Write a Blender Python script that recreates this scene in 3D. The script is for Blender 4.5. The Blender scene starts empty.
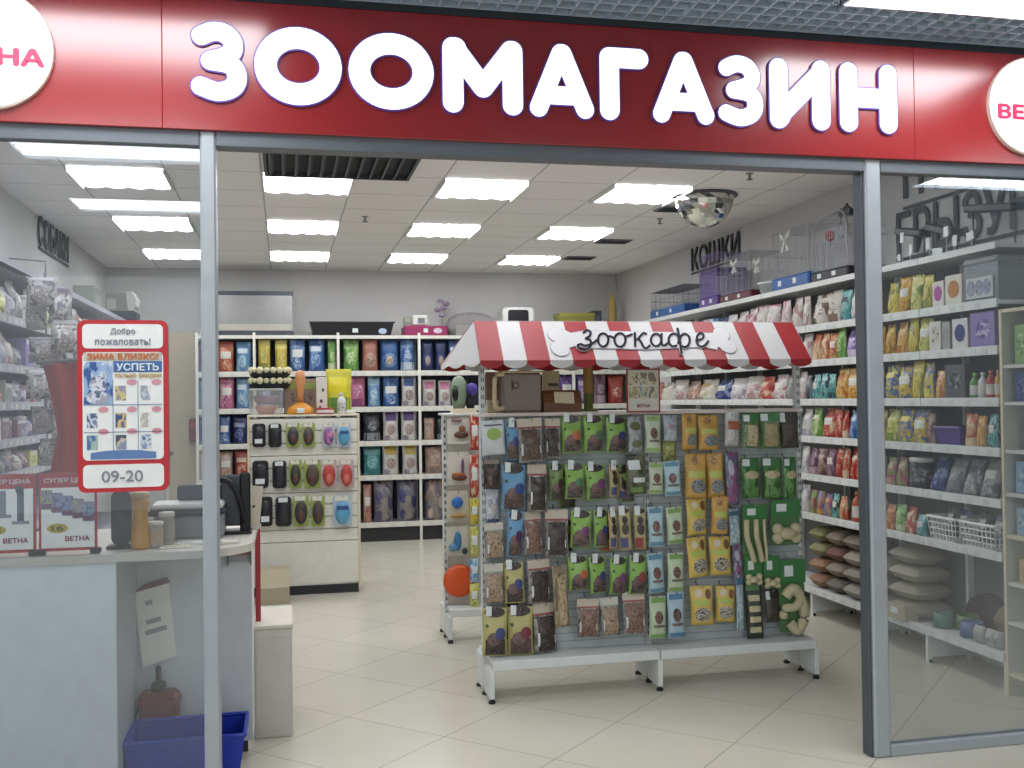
import bpy, bmesh, math, random
from mathutils import Vector, Matrix
R = random.Random(7)
PI = math.pi
SC = bpy.context.scene
COL = SC.collection

# ------------------------------------------------------------------ camera
CAMH = 1.545
F_PX, YAW, PITCH, ROLL = 1030.0, 0.218, 0.015, -0.013
_F = Vector((math.sin(YAW)*math.cos(PITCH), math.cos(YAW)*math.cos(PITCH), math.sin(PITCH)))
_R0 = Vector((math.cos(YAW), -math.sin(YAW), 0.0))
_U0 = _R0.cross(_F)
_R = _R0*math.cos(ROLL) + _U0*math.sin(ROLL)
_U = -_R0*math.sin(ROLL) + _U0*math.cos(ROLL)
_C = Vector((0, 0, CAMH))

def ray(px, py):
    return _R*((px-512)/F_PX) - _U*((py-384)/F_PX) + _F

def at(px, py, axis, val):
    d = ray(px, py)
    return _C + d*((val-_C[axis])/d[axis])

def atY(px, py, Y): return at(px, py, 1, Y)
def atX(px, py, X): return at(px, py, 0, X)
def atZ(px, py, Z): return at(px, py, 2, Z)

def at_plane(px, py, p0, n):
    d = ray(px, py)
    return _C + d*((p0-_C).dot(n)/d.dot(n))

def col_of(x, y, z):
    d = Vector((x, y, z))-_C
    return 512+F_PX*d.dot(_R)/d.dot(_F)

def wall_y(px, X, z):
    """Y on the plane x = X at height z that shows in image column px"""
    a, b = 4.0, 30.0
    s = 1 if col_of(X, b, z) > col_of(X, a, z) else -1
    for _ in range(40):
        m = (a+b)/2
        if (col_of(X, m, z)-px)*s < 0: a = m
        else: b = m
    return (a+b)/2

cam = bpy.data.cameras.new('camera')
co = bpy.data.objects.new('camera', cam)
COL.objects.link(co)
cam.sensor_width = 36.0
cam.lens = 36.0*F_PX/1024.0
cam.clip_start = 0.05
M = Matrix((( _R.x, _U.x, -_F.x, _C.x), (_R.y, _U.y, -_F.y, _C.y), (_R.z, _U.z, -_F.z, _C.z), (0, 0, 0, 1)))
co.matrix_world = M
SC.camera = co

# ------------------------------------------------------------------ materials
def lin(c):
    if isinstance(c, str):
        c = [int(c[i:i+2], 16)/255 for i in (0, 2, 4)]
    else:
        c = [v/255 for v in c]
    return [v/12.92 if v <= 0.04045 else ((v+0.055)/1.055)**2.4 for v in c]+[1.0]

_MATS = {}
SOFT = [1.0, 1.0]      # saturation and value of printed film inks
def ink(c):
    L = lin(c)[:3]; g = .25*L[0]+.6*L[1]+.15*L[2]
    return [max(0, (g+(v-g)*SOFT[0])*SOFT[1]) for v in L]+[1.0]
def base(key):
    m = bpy.data.materials.new(key)
    m.use_nodes = True
    nt = m.node_tree
    return m, nt, nt.nodes['Principled BSDF']

def mat(c, rough=0.5, metal=0.0, emit=0.0, spec=0.5, bump=0.0, vary=0.05):
    k = ('m', str(c), rough, metal, emit, spec, bump, vary, tuple(SOFT))
    if k in _MATS: return _MATS[k]
    m, nt, p = base('paint_%s' % (c if isinstance(c, str) else '%d_%d_%d' % tuple(c)))
    L = ink(c)
    p.inputs['Roughness'].default_value = rough
    p.inputs['Metallic'].default_value = metal
    p.inputs['Specular IOR Level'].default_value = spec
    if emit:
        p.inputs['Base Color'].default_value = L
        p.inputs['Emission Color'].default_value = L
        p.inputs['Emission Strength'].default_value = emit
    else:
        tc = nt.nodes.new('ShaderNodeTexCoord')
        nz = nt.nodes.new('ShaderNodeTexNoise'); nz.inputs['Scale'].default_value = 14
        nz.inputs['Detail'].default_value = 3
        nt.links.new(tc.outputs['Object'], nz.inputs['Vector'])
        mx = nt.nodes.new('ShaderNodeMix'); mx.data_type = 'RGBA'
        mx.inputs[6].default_value = [v*(1-vary*2) for v in L[:3]]+[1]
        mx.inputs[7].default_value = [min(1, v*(1+vary*2)) for v in L[:3]]+[1]
        nt.links.new(nz.outputs['Fac'], mx.inputs[0])
        nt.links.new(mx.outputs[2], p.inputs['Base Color'])
        if bump:
            b = nt.nodes.new('ShaderNodeBump'); b.inputs['Strength'].default_value = bump
            b.inputs['Distance'].default_value = 0.01
            n2 = nt.nodes.new('ShaderNodeTexNoise'); n2.inputs['Scale'].default_value = 45
            nt.links.new(tc.outputs['Object'], n2.inputs['Vector'])
            nt.links.new(n2.outputs['Fac'], b.inputs['Height'])
            nt.links.new(b.outputs['Normal'], p.inputs['Normal'])
    _MATS[k] = m
    return m

def printed(c1, c2, c3, scale=3.0, rough=0.32, a=0.45, b=0.56):
    """printed film: three inks in soft patches that differ from one package to the next"""
    k = ('p', str(c1), str(c2), str(c3), scale, rough, a, b, tuple(SOFT))
    if k in _MATS: return _MATS[k]
    m, nt, p = base('print_%s' % c1)
    p.inputs['Roughness'].default_value = rough
    tc = nt.nodes.new('ShaderNodeTexCoord')
    oi = nt.nodes.new('ShaderNodeObjectInfo')
    mu = nt.nodes.new('ShaderNodeMath'); mu.operation = 'MULTIPLY'; mu.inputs[1].default_value = 37.0
    nt.links.new(oi.outputs['Random'], mu.inputs[0])
    ad = nt.nodes.new('ShaderNodeVectorMath'); ad.operation = 'ADD'
    nt.links.new(tc.outputs['Generated'], ad.inputs[0]); nt.links.new(mu.outputs[0], ad.inputs[1])
    nz = nt.nodes.new('ShaderNodeTexNoise'); nz.inputs['Scale'].default_value = scale
    nz.inputs['Detail'].default_value = 2.5
    nt.links.new(ad.outputs[0], nz.inputs['Vector'])
    cr = nt.nodes.new('ShaderNodeValToRGB')
    e = cr.color_ramp.elements
    e[0].position = a-0.03; e[0].color = ink(c1)
    e[1].position = a+0.03; e[1].color = ink(c2)
    x = e.new(b-0.02); x.color = ink(c2)
    x = e.new(b+0.03); x.color = ink(c3)
    nt.links.new(nz.outputs['Fac'], cr.inputs[0])
    nt.links.new(cr.outputs[0], p.inputs['Base Color'])
    _MATS[k] = m
    return m

def clear(tint='d8dce0', alpha=0.35, rough=0.12):
    k = ('c', tint, alpha, rough)
    if k in _MATS: return _MATS[k]
    m, nt, p = base('clear_film_'+tint)
    p.inputs['Base Color'].default_value = lin(tint)
    p.inputs['Roughness'].default_value = rough
    p.inputs['Alpha'].default_value = alpha
    _MATS[k] = m
    return m

def pane_mat():
    m, nt, p = base('shop_glass')
    nt.nodes.remove(p)
    out = nt.nodes['Material Output']
    tr = nt.nodes.new('ShaderNodeBsdfTransparent'); tr.inputs[0].default_value = (0.93, 0.95, 0.955, 1)
    gl = nt.nodes.new('ShaderNodeBsdfGlossy'); gl.inputs['Roughness'].default_value = 0.0
    gl.inputs[0].default_value = (0.95, 0.97, 1, 1)
    fr = nt.nodes.new('ShaderNodeFresnel'); fr.inputs[0].default_value = 1.5
    mu = nt.nodes.new('ShaderNodeMath'); mu.operation = 'MULTIPLY'; mu.inputs[1].default_value = 1.15
    nt.links.new(fr.outputs[0], mu.inputs[0])
    mx = nt.nodes.new('ShaderNodeMixShader')
    nt.links.new(mu.outputs[0], mx.inputs[0])
    nt.links.new(tr.outputs[0], mx.inputs[1]); nt.links.new(gl.outputs[0], mx.inputs[2])
    # a weak pale diffuse layer mixed over the glass
    df = nt.nodes.new('ShaderNodeBsdfDiffuse'); df.inputs[0].default_value = (0.75, 0.76, 0.8, 1)
    m2 = nt.nodes.new('ShaderNodeMixShader'); m2.inputs[0].default_value = 0.012
    nt.links.new(mx.outputs[0], m2.inputs[1]); nt.links.new(df.outputs[0], m2.inputs[2])
    nt.links.new(m2.outputs[0], out.inputs['Surface'])
    return m

def tiled(name, axes, period, width, col, line, rough, vary=0.04, spec=0.5):
    """flat tiles with joints: axes = two (a, b, c) so that u = (a*x + b*y + c) / period"""
    m, nt, p = base(name)
    p.inputs['Roughness'].default_value = rough
    p.inputs['Specular IOR Level'].default_value = spec
    g = nt.nodes.new('ShaderNodeNewGeometry')
    sp = nt.nodes.new('ShaderNodeSeparateXYZ')
    nt.links.new(g.outputs['Position'], sp.inputs[0])
    def mth(op, a, b=None):
        n = nt.nodes.new('ShaderNodeMath'); n.operation = op
        for i, v in enumerate((a, b)):
            if v is None: continue
            if isinstance(v, (int, float)): n.inputs[i].default_value = v
            else: nt.links.new(v, n.inputs[i])
        return n.outputs[0]
    ls = []; cells = []
    for a, b, c in axes:
        u = mth('DIVIDE', mth('ADD', mth('ADD', mth('MULTIPLY', sp.outputs[0], a), mth('MULTIPLY', sp.outputs[1], b)), c), period)
        f = mth('FRACT', mth('ADD', u, 100.5))
        ls.append(mth('LESS_THAN', mth('ABSOLUTE', mth('SUBTRACT', f, 0.5)), width/period/2))
        cells.append(mth('FLOOR', mth('ADD', u, 100.0)))
    j = mth('MAXIMUM', ls[0], ls[1])
    cb = nt.nodes.new('ShaderNodeCombineXYZ')
    nt.links.new(cells[0], cb.inputs[0]); nt.links.new(cells[1], cb.inputs[1])
    wn = nt.nodes.new('ShaderNodeTexWhiteNoise'); nt.links.new(cb.outputs[0], wn.inputs['Vector'])
    nz = nt.nodes.new('ShaderNodeTexNoise'); nz.inputs['Scale'].default_value = 3.5; nz.inputs['Detail'].default_value = 5
    nt.links.new(g.outputs['Position'], nz.inputs['Vector'])
    k = mth('ADD', mth('MULTIPLY', wn.outputs['Value'], vary), mth('MULTIPLY', nz.outputs['Fac'], vary*2))
    k = mth('ADD', k, 1-1.5*vary)
    vm = nt.nodes.new('ShaderNodeVectorMath'); vm.operation = 'SCALE'
    vm.inputs[0].default_value = lin(col)[:3]
    nt.links.new(k, vm.inputs['Scale'])
    mx = nt.nodes.new('ShaderNodeMix'); mx.data_type = 'RGBA'
    nt.links.new(j, mx.inputs[0]); nt.links.new(vm.outputs[0], mx.inputs[6]); mx.inputs[7].default_value = lin(line)
    nt.links.new(mx.outputs[2], p.inputs['Base Color'])
    return m

WHITE = mat('dcdcd6', 0.45); WMET = mat('d6d8d4', 0.35); DARK = mat('15171a', 0.5); BLACK = mat('0c0d10', 0.4)
GREY = mat('8d9194', 0.5); ALU = mat('9ba3ab', 0.35, 0.6); RED = mat('b01c22', 0.4); CREAM = mat('d9cdb0', 0.5)
TAGW = mat('d4dad8', 0.5); STEEL = mat('a8acae', 0.25, 0.9)

# ------------------------------------------------------------------ mesh builder
class MB:
    def __init__(s): s.v = []; s.f = []; s.m = []; s.mi = 0; s.xf = None
    def add(s, vs, fs):
        o = len(s.v)
        s.v += [tuple(s.xf @ Vector(v)) if s.xf else tuple(v) for v in vs]
        s.f += [tuple(i+o for i in f) for f in fs]
        s.m += [s.mi]*len(fs)
        return s
    def box(s, x0, x1, y0, y1, z0, z1, c=0.0):
        if c <= 0:
            vs = [(x, y, z) for x in (x0, x1) for y in (y0, y1) for z in (z0, z1)]
            return s.add(vs, [(0, 1, 3, 2), (4, 6, 7, 5), (0, 4, 5, 1), (2, 3, 7, 6), (0, 2, 6, 4), (1, 5, 7, 3)])
        cx, cy, cz = (x0+x1)/2, (y0+y1)/2, (z0+z1)/2
        h = ((x1-x0)/2, (y1-y0)/2, (z1-z0)/2)
        c = min(c, min(h)*0.9)
        ix = {}; vs = []
        for sx in (-1, 1):
            for sy in (-1, 1):
                for sz in (-1, 1):
                    for a in range(3):
                        q = [sx*(h[0]-c), sy*(h[1]-c), sz*(h[2]-c)]
                        q[a] = (sx, sy, sz)[a]*h[a]
                        ix[(sx, sy, sz, a)] = len(vs); vs.append((q[0]+cx, q[1]+cy, q[2]+cz))
        fs = []
        def put(l):
            p = [Vector(vs[i]) for i in l]
            n = (p[1]-p[0]).cross(p[2]-p[0])
            m = sum(p, Vector())/len(p)-Vector((cx, cy, cz))
            fs.append(tuple(l) if n.dot(m) > 0 else tuple(reversed(l)))
        S = (-1, 1)
        for a in range(3):
            b, d = [i for i in range(3) if i != a]
            for sa in S:
                l = []
                for sb, sd in ((-1, -1), (1, -1), (1, 1), (-1, 1)):
                    t = [0, 0, 0]; t[a] = sa; t[b] = sb; t[d] = sd
                    l.append(ix[(*t, a)])
                put(l)
            for sb in S:
                for sd in S:
                    l = []
                    for sa, ax in ((-1, b), (1, b), (1, d), (-1, d)):
                        t = [0, 0, 0]; t[a] = sa; t[b] = sb; t[d] = sd
                        l.append(ix[(*t, ax)])
                    put(l)
        for sx in S:
            for sy in S:
                for sz in S: put([ix[(sx, sy, sz, a)] for a in range(3)])
        return s.add(vs, fs)
    def lathe(s, prof, n=20, c=(0, 0, 0), axis='z', cap=True, sx=1.0, sy=1.0):
        vs = []
        for r, h in prof:
            for k in range(n):
                a = 2*PI*k/n
                p = (r*math.cos(a)*sx, r*math.sin(a)*sy, h)
                if axis == 'y': p = (p[0], p[2], p[1])
                if axis == 'x': p = (p[2], p[0], p[1])
                vs.append((p[0]+c[0], p[1]+c[1], p[2]+c[2]))
        fs = []
        for i in range(len(prof)-1):
            for k in range(n):
                a, b = i*n+k, i*n+(k+1) % n
                fs.append((a, b, b+n, a+n) if axis != 'y' else (a, a+n, b+n, b))
        if cap:
            fs.append(tuple(range(n))[::-1]); fs.append(tuple((len(prof)-1)*n+k for k in range(n)))
        return s.add(vs, fs)
    def tube(s, path, r, n=6, closed=False):
        P = [Vector(p) for p in path]
        vs = []; L = len(P)
        up = Vector((0, 0, 1))
        for i in range(L):
            a = P[(i-1) % L] if (closed or i > 0) else P[i]
            b = P[(i+1) % L] if (closed or i < L-1) else P[i]
            t = (b-a).normalized()
            q = up if abs(t.z) < 0.95 else Vector((1, 0, 0))
            e1 = t.cross(q).normalized(); e2 = t.cross(e1)
            rr = r[i] if isinstance(r, (list, tuple)) else r
            for k in range(n):
                g = 2*PI*k/n
                vs.append(P[i]+e1*(rr*math.cos(g))+e2*(rr*math.sin(g)))
        fs = []
        for i in range(L if closed else L-1):
            for k in range(n):
                a, b = i*n+k, i*n+(k+1) % n
                c2, d = ((i+1) % L)*n+(k+1) % n, ((i+1) % L)*n+k
                fs.append((a, b, c2, d))
        if not closed: fs += [tuple(range(n))[::-1], tuple((L-1)*n+k for k in range(n))]
        return s.add(vs, fs)
    def prism(s, poly, y0, y1):
        """poly of (x, z), counter-clockwise seen from -y; solid between y0 (front) and y1"""
        n = len(poly)
        vs = [(x, y0, z) for x, z in poly]+[(x, y1, z) for x, z in poly]
        fs = [tuple(range(n)), tuple(range(2*n-1, n-1, -1))]
        fs += [(i, i+n, (i+1) % n+n, (i+1) % n) for i in range(n)]
        return s.add(vs, fs)
    def ball(s, c, r, n=10, sq=(1, 1, 1)):
        vs = []; fs = []
        for i in range(n+1):
            t = PI*i/n
            for k in range(2*n):
                a = PI*k/n
                vs.append((c[0]+r*sq[0]*math.sin(t)*math.cos(a), c[1]+r*sq[1]*math.sin(t)*math.sin(a), c[2]+r*sq[2]*math.cos(t)))
        for i in range(n):
            for k in range(2*n):
                a, b = i*2*n+k, i*2*n+(k+1) % (2*n)
                fs.append((a, a+2*n, b+2*n, b))
        return s.add(vs, fs)
    def mesh(s, name, mats, smooth=False):
        me = bpy.data.meshes.new(name)
        me.from_pydata(s.v, [], s.f)
        for m in (mats if isinstance(mats, (list, tuple)) else [mats]): me.materials.append(m)
        if any(s.m):
            me.polygons.foreach_set('material_index', s.m)
        if smooth: me.polygons.foreach_set('use_smooth', [True]*len(me.polygons))
        me.update()
        return me
    def build(s, name, mats, parent=None, smooth=False, loc=None, rz=0.0):
        return put(name, s.mesh(name, mats, smooth), parent, loc, rz)

def put(name, me, parent=None, loc=None, rz=0.0):
    o = bpy.data.objects.new(name, me); COL.objects.link(o)
    if parent: o.parent = parent
    if loc is not None: o.location = loc
    if rz: o.rotation_euler = (0, 0, rz)
    return o

def tag(o, label, cat, group=None):
    o['label'] = label; o['category'] = cat
    if group: o['group'] = group
    return o

def thing(name, label, cat, loc=(0, 0, 0), rz=0.0, group=None, tilt=None):
    o = bpy.data.objects.new(name, None); COL.objects.link(o)
    o.empty_display_size = 0.05
    o.location = loc; o.rotation_euler = tilt if tilt else (0, 0, rz)
    return tag(o, label, cat, group)

def struct(name, mb, m, parent=None):
    o = mb.build(name, m, parent)
    if parent is None: o['kind'] = 'structure'
    return o

def dup(root, loc, rz, label, group=None):
    r = root.copy(); COL.objects.link(r)
    r.location = loc; r.rotation_euler = (0, 0, rz); r['label'] = label
    if group: r['group'] = group
    for ch in list(root.children):
        c = ch.copy(); COL.objects.link(c); c.parent = r
        for g in ch.children:
            d = g.copy(); COL.objects.link(d); d.parent = c
    return r

ORD = ('first second third fourth fifth sixth seventh eighth ninth tenth eleventh twelfth thirteenth fourteenth fifteenth '
       'sixteenth seventeenth eighteenth nineteenth twentieth twenty-first twenty-second twenty-third twenty-fourth twenty-fifth '
       'twenty-sixth twenty-seventh twenty-eighth twenty-ninth thirtieth').split()

# text as flat lettering
def text_mesh(name, body, size, m, depth=0.001, bold=0.0):
    c = bpy.data.curves.new(name, 'FONT'); c.body = body; c.size = size; c.align_x = 'CENTER'; c.align_y = 'CENTER'
    c.extrude = depth; c.offset = bold
    t = bpy.data.objects.new(name, c); COL.objects.link(t)
    dg = bpy.context.evaluated_depsgraph_get(); dg.update()
    me = bpy.data.meshes.new_from_object(t.evaluated_get(dg))
    bpy.data.objects.remove(t); bpy.data.curves.remove(c)
    me.name = name
    me.materials.clear(); me.materials.append(m)
    return me

def lettering(body, w, h, m, parent, loc, rot=(PI/2, 0, 0), bold=0.0, depth=0.001, name='lettering'):
    """text squeezed into w x h metres, centred at loc"""
    me = text_mesh(name, body, 0.1, m, depth, 0.0)
    if bold:
        bm = bmesh.new(); bm.from_mesh(me)
        src = bm.verts[:]+bm.edges[:]+bm.faces[:]
        for q, (dx, dy) in enumerate(((bold, 0), (-bold, 0), (0, bold), (0, -bold))):
            r_ = bmesh.ops.duplicate(bm, geom=src)
            for v in r_['geom']:
                if isinstance(v, bmesh.types.BMVert): v.co.x += dx; v.co.y += dy; v.co.z += .00025*(q+1)
        bm.to_mesh(me); bm.free()
    xs = [v.co.x for v in me.vertices]; ys = [v.co.y for v in me.vertices]
    ax, bx, ay, by = min(xs), max(xs), min(ys), max(ys)
    for v in me.vertices:
        v.co.x = (v.co.x-(ax+bx)/2)*w/(bx-ax); v.co.y = (v.co.y-(ay+by)/2)*h/(by-ay)
    o = put(name, me, parent, loc)
    o.rotation_euler = rot
    return o

def catmull(pts, k=6):
    out = []
    P = [pts[0]]+list(pts)+[pts[-1]]
    for i in range(1, len(P)-2):
        p0, p1, p2, p3 = [Vector(q) for q in P[i-1:i+3]]
        for j in range(k):
            t = j/k
            out.append(tuple(0.5*((2*p1)+(p2-p0)*t+(2*p0-5*p1+4*p2-p3)*t*t+(3*p1-p0-3*p2+p3)*t**3)))
    out.append(tuple(pts[-1]))
    return out

def stroke(mb, pts, hw, y0, y1, caps=True, n=10):
    """a ribbon of half width hw along (x, z) points, with round ends and joints"""
    P = [Vector(p) for p in pts]
    for i in range(len(P)-1):
        d = P[i+1]-P[i]
        if d.length < 1e-6: continue
        d.normalize(); q = Vector((-d.y, d.x))*hw
        mb.prism([tuple(P[i]-q), tuple(P[i+1]-q), tuple(P[i+1]+q), tuple(P[i]+q)], y0-2e-5*i, y1)
    for i, p in enumerate(P):
        if caps:
            mb.prism([(p.x+hw*math.cos(2*PI*k/(2*n)), p.y+hw*math.sin(2*PI*k/(2*n))) for k in range(2*n)], y0-2e-5*i-1e-5, y1)

def ring(mb, cx, cz, rx, rz_, wx, y0, y1, n=40):
    for k in range(n):
        a, b = 2*PI*k/n, 2*PI*(k+1)/n
        f = lambda t, s: (cx+(rx-s)*math.cos(t), cz+(rz_-s)*math.sin(t))
        mb.prism([f(a, wx), f(a, 0), f(b, 0), f(b, wx)], y0, y1)

def round_rect(x0, x1, z0, z1, r, n=6):
    out = []
    for cx, cz, a0 in ((x1-r, z0+r, -PI/2), (x1-r, z1-r, 0), (x0+r, z1-r, PI/2), (x0+r, z0+r, PI)):
        out += [(cx+r*math.cos(a0+PI/2*k/n), cz+r*math.sin(a0+PI/2*k/n)) for k in range(n+1)]
    return out

# ------------------------------------------------------------------ setting
WL, WR, YB, ZC, YG = -1.88, 3.95, 11.92, 3.045, 3.99
floor_m = tiled('floor_tiles', ((1, 1, -5.42), (-1, 1, -4.01)), 0.83, 0.007, 'c8c3b4', '9e988a', 0.22, 0.04)
ceil_m = tiled('ceiling_tiles', ((1, 0, 0.13), (0, 1, -7.47)), 0.6, 0.012, 'f0eeec', 'b8b8b6', 0.9, 0.012)
wall_m = mat('c2c0be', 0.85, vary=0.02)
struct('floor', MB().box(-7, 10, -8.0, YB+0.2, -0.1, 0.0), floor_m)
struct('ceiling', MB().box(WL-0.1, WR+0.1, 4.1, YB+0.1, ZC, ZC+0.1), ceil_m)
struct('wall_left', MB().box(WL-0.12, WL, 4.06, YB, 0, ZC), wall_m)
struct('wall_right', MB().box(WR, WR+0.12, 4.06, YB, 0, ZC), wall_m)
struct('wall_back', MB().box(WL-0.12, WR+0.12, YB, YB+0.12, 0, ZC), wall_m)
struct('baseboard_back', MB().box(WL, WR, YB-0.012, YB, 0, 0.08), mat('55585a', 0.6))
struct('trim_1', MB().box(-2.2, 4.3, 4.0, 4.1, 2.56, 3.2), mat('6c7075', 0.6))     # bulkhead behind the signboard

# mall side: open cell ceiling with lamps in it
MZ = 3.07
LAMPS = [(2.137, 3.337, 3.03, 3.63), (-1.25, -0.05, 3.03, 3.63), (-1.55, -0.35, 1.15, 1.73), (4.5, 5.7, 1.25, 1.80), (-1.55, -0.35, -0.64, -0.08), (1.5, 2.7, -0.64, -0.08)]+[(x, x+1.2, y, y+.58) for y in (-2.5, -4.4) for x in (-.2, 1.9, 4.0)]  # last six, behind the viewer, are added to light the counter front
g = MB()
X0, X1, Y0, Y1, PIT = -3.0, 6.0, -5.0, 3.93, 0.075
def segs(a, b, holes):
    out = [(a, b)]
    for h0, h1 in holes:
        nx = []
        for s0, s1 in out:
            if h1 <= s0 or h0 >= s1: nx.append((s0, s1)); continue
            if s0 < h0: nx.append((s0, h0))
            if h1 < s1: nx.append((h1, s1))
        out = nx
    return out
for k in range(int((X1-X0)/PIT)+1):
    x = X0+k*PIT
    for a, b in segs(Y0, Y1, [(l[2]-.01, l[3]+.01) for l in LAMPS if l[0]-.015 < x < l[1]+.015]): g.box(x-.0028, x+.0028, a, b, MZ, MZ+.035)
for k in range(int((Y1-Y0)/PIT)+1):
    y = Y1-k*PIT
    for a, b in segs(X0, X1, [(l[0]-.01, l[1]+.01) for l in LAMPS if l[2]-.015 < y < l[3]+.015]): g.box(a, b, y-.0028, y+.0028, MZ, MZ+.034)
struct('ceiling_2', g, mat('a9b8c8', 0.5))
struct('ceiling_3', MB().box(X0, X1, Y0, 4.0, 3.36, 3.42), mat('0c1018', 0.9))
struct('trim_2', MB().box(-2.2, 4.3, 3.945, 4.0, 3.045, 3.2), mat('2c343c', 0.7))

def lamp(name, label, cx, cy, z, w, d, tubes, strength, group, housing):
    t = thing(name, label, 'ceiling light', (cx, cy, z), 0, group)
    b = MB()
    if tubes == 4 and abs(w-d) > .1: b.box(-w/2, w/2, -d/2, -d/2+.012, 0, .06); b.box(-w/2, w/2, d/2-.012, d/2, 0, .06)
    b.box(-w/2, -w/2+.012, -d/2, d/2, 0, .06); b.box(w/2-.012, w/2, -d/2, d/2, 0, .06)
    b.box(-w/2, w/2, -d/2, d/2, .06, .07)
    b.build('frame', housing, t)
    e = MB(); n = tubes*8
    x0, x1 = -w/2+.012, w/2-.012
    if tubes == 4 and abs(w-d) < .1:
        vs = []
        for k in range(n+1):
            u = k/n
            zz = .026-.013*abs(math.sin(u*tubes*PI))
            vs += [(x0+(x1-x0)*u, -d/2+.012, zz), (x0+(x1-x0)*u, d/2-.012, zz)]
        e.add(vs, [(2*k, 2*k+1, 2*k+3, 2*k+2) for k in range(n)])
    else:
        vs = []
        for k in range(n+1):
            u = k/n
            zz = .030-.02*abs(math.sin(u*tubes*PI))
            vs += [(x0, -d/2+.012+(d-.024)*u, zz), (x1, -d/2+.012+(d-.024)*u, zz)]
        e.add(vs, [(2*k, 2*k+2, 2*k+3, 2*k+1) for k in range(n)])
    e.build('diffuser', mat('f8fbff', 0.5, emit=strength), t, True)
    return t

SHOP_L, MALL_L = 11.0, 12.5
rows = {5.37: 'just inside the shop front', 7.17: 'above the awning stand', 8.97: 'in the middle of the shop', 10.77: 'closest to the back wall'}
cols_ = {-1.03: 'over the dog wall aisle', 0.17: 'over the slatwall stand', 1.37: 'over the middle aisle', 2.57: 'beside the cat wall'}
for y, rn in rows.items():
    for x, cn in cols_.items():
        lamp('ceiling_light', 'square ceiling light %s, row %s' % (cn, rn), x, y, ZC-.030, .6, .6, 4, SHOP_L, 'ceiling lights of the shop', WMET)
for k, l in enumerate(LAMPS):
    lamp('ceiling_lamp', ('long mall ceiling lamp close in front of the sign, above its last letter',
         'long mall ceiling lamp close in front of the sign, before its first letter',
         'long mall ceiling lamp reflected highest in the counter window', 'long mall ceiling lamp reflected in the cat wall window',
         'long mall ceiling lamp reflected lower in the counter window', 'long mall ceiling lamp behind the viewer in the middle')[k] if k < 6 else 'added unseen mall lamp for front light, %s of its two rows of three' % ORD[k-6],
         (l[0]+l[1])/2, (l[2]+l[3])/2, MZ-.004, l[1]-l[0], l[3]-l[2], 4, MALL_L, 'mall ceiling lamps', ALU)

# shop front
GL = pane_mat()
FR = mat('a2a7ac', 0.4, 0.3)
FRD = mat('64696f', 0.4, 0.3)
def window(name, x0, x1, post_x0, post_x1, side):
    w = MB().box(x0, x1, YG-.004, YG+.004, .05, 2.50).build(name, GL); w['kind'] = 'structure'
    p = MB(); p.box(post_x0, post_x1, YG-.03, YG+.05, 0, 2.56, .008)
    p.build('post', FR, w)
    MB().box(x0, x1, YG-.028, YG+.03, 0, .05, .004).build('sill', FR, w)
    MB().box(x0, x1, YG-.028, YG+.03, 2.50, 2.56, .003).build('top_rail', FRD, w)
    return w
window('window_1', WL, -.297, -.297, -.239, -1)
w2 = window('window_2', 2.512, WR, 2.437, 2.512, 1)
MB().box(2.425, 2.437, YG-.012, YG+.052, 0, 2.5, .003).build('door_seal', mat('4a5056', 0.6), w2)
struct('trim_3', MB().box(-.239, 2.437, YG-.03, YG+.05, 2.50, 2.56, .004), FRD)

# ------------------------------------------------------------------ signboard
sb = thing('shop_sign', 'long glossy red shop sign reading ЗООМАГАЗИН in white letters', 'sign', (0, 3.94, 2.555))
SIGN_RED = mat('8f1d20', 0.21, vary=0.02, spec=1.0)
pb = MB()
for a, b in ((-2.2, -.425), (-.4245, 2.665), (2.6655, 4.3)): pb.box(a, b, 0, .055, 0, .488, .002)
pb.build('panel', SIGN_RED, sb)
LET = mat('fbf7f4', 0.4, emit=1.0); HALO_RIM = mat('5a3fa0', 0.4)  # violet flange colours in the purple glow fringe around the letters
Hh = .293; Z0 = .105; S = .0405
def letter(x0, w, paths, rings=(), S=S):
    m = MB()
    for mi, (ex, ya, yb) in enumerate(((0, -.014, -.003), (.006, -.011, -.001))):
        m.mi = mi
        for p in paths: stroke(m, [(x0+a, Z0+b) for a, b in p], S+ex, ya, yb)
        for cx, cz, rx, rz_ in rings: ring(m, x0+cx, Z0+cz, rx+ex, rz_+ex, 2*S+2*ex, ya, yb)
    m.build('letter', [LET, HALO_RIM], sb)
def zee(w):
    k = w/.204
    up = catmull([(.043*k, .240), (.085*k, .258), (.13*k, .251), (.157*k, .216), (.142*k, .174), (.075*k, .149)], 5)
    lo = catmull([(.075*k, .149), (.148*k, .136), (.170*k, .092), (.152*k, .052), (.10*k, .035), (.04*k, .053)], 5)
    return [up, lo]
T, B_ = Hh-S, S
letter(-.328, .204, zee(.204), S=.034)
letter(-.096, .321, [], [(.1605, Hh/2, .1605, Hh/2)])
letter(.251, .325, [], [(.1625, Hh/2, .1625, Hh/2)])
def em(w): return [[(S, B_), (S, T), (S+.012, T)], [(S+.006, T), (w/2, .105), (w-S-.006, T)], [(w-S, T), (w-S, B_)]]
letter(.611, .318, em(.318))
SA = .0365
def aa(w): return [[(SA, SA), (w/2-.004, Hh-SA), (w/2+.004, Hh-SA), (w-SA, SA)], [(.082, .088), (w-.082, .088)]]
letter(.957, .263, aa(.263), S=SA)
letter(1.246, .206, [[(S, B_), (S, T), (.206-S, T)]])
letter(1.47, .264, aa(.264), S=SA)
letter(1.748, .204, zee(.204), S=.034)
def ii(w): return [[(S, T), (S, B_), (S+.01, B_+.012)], [(S+.008, B_+.02), (w-S-.008, T-.02)], [(w-S, T), (w-S, B_)]]
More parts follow.
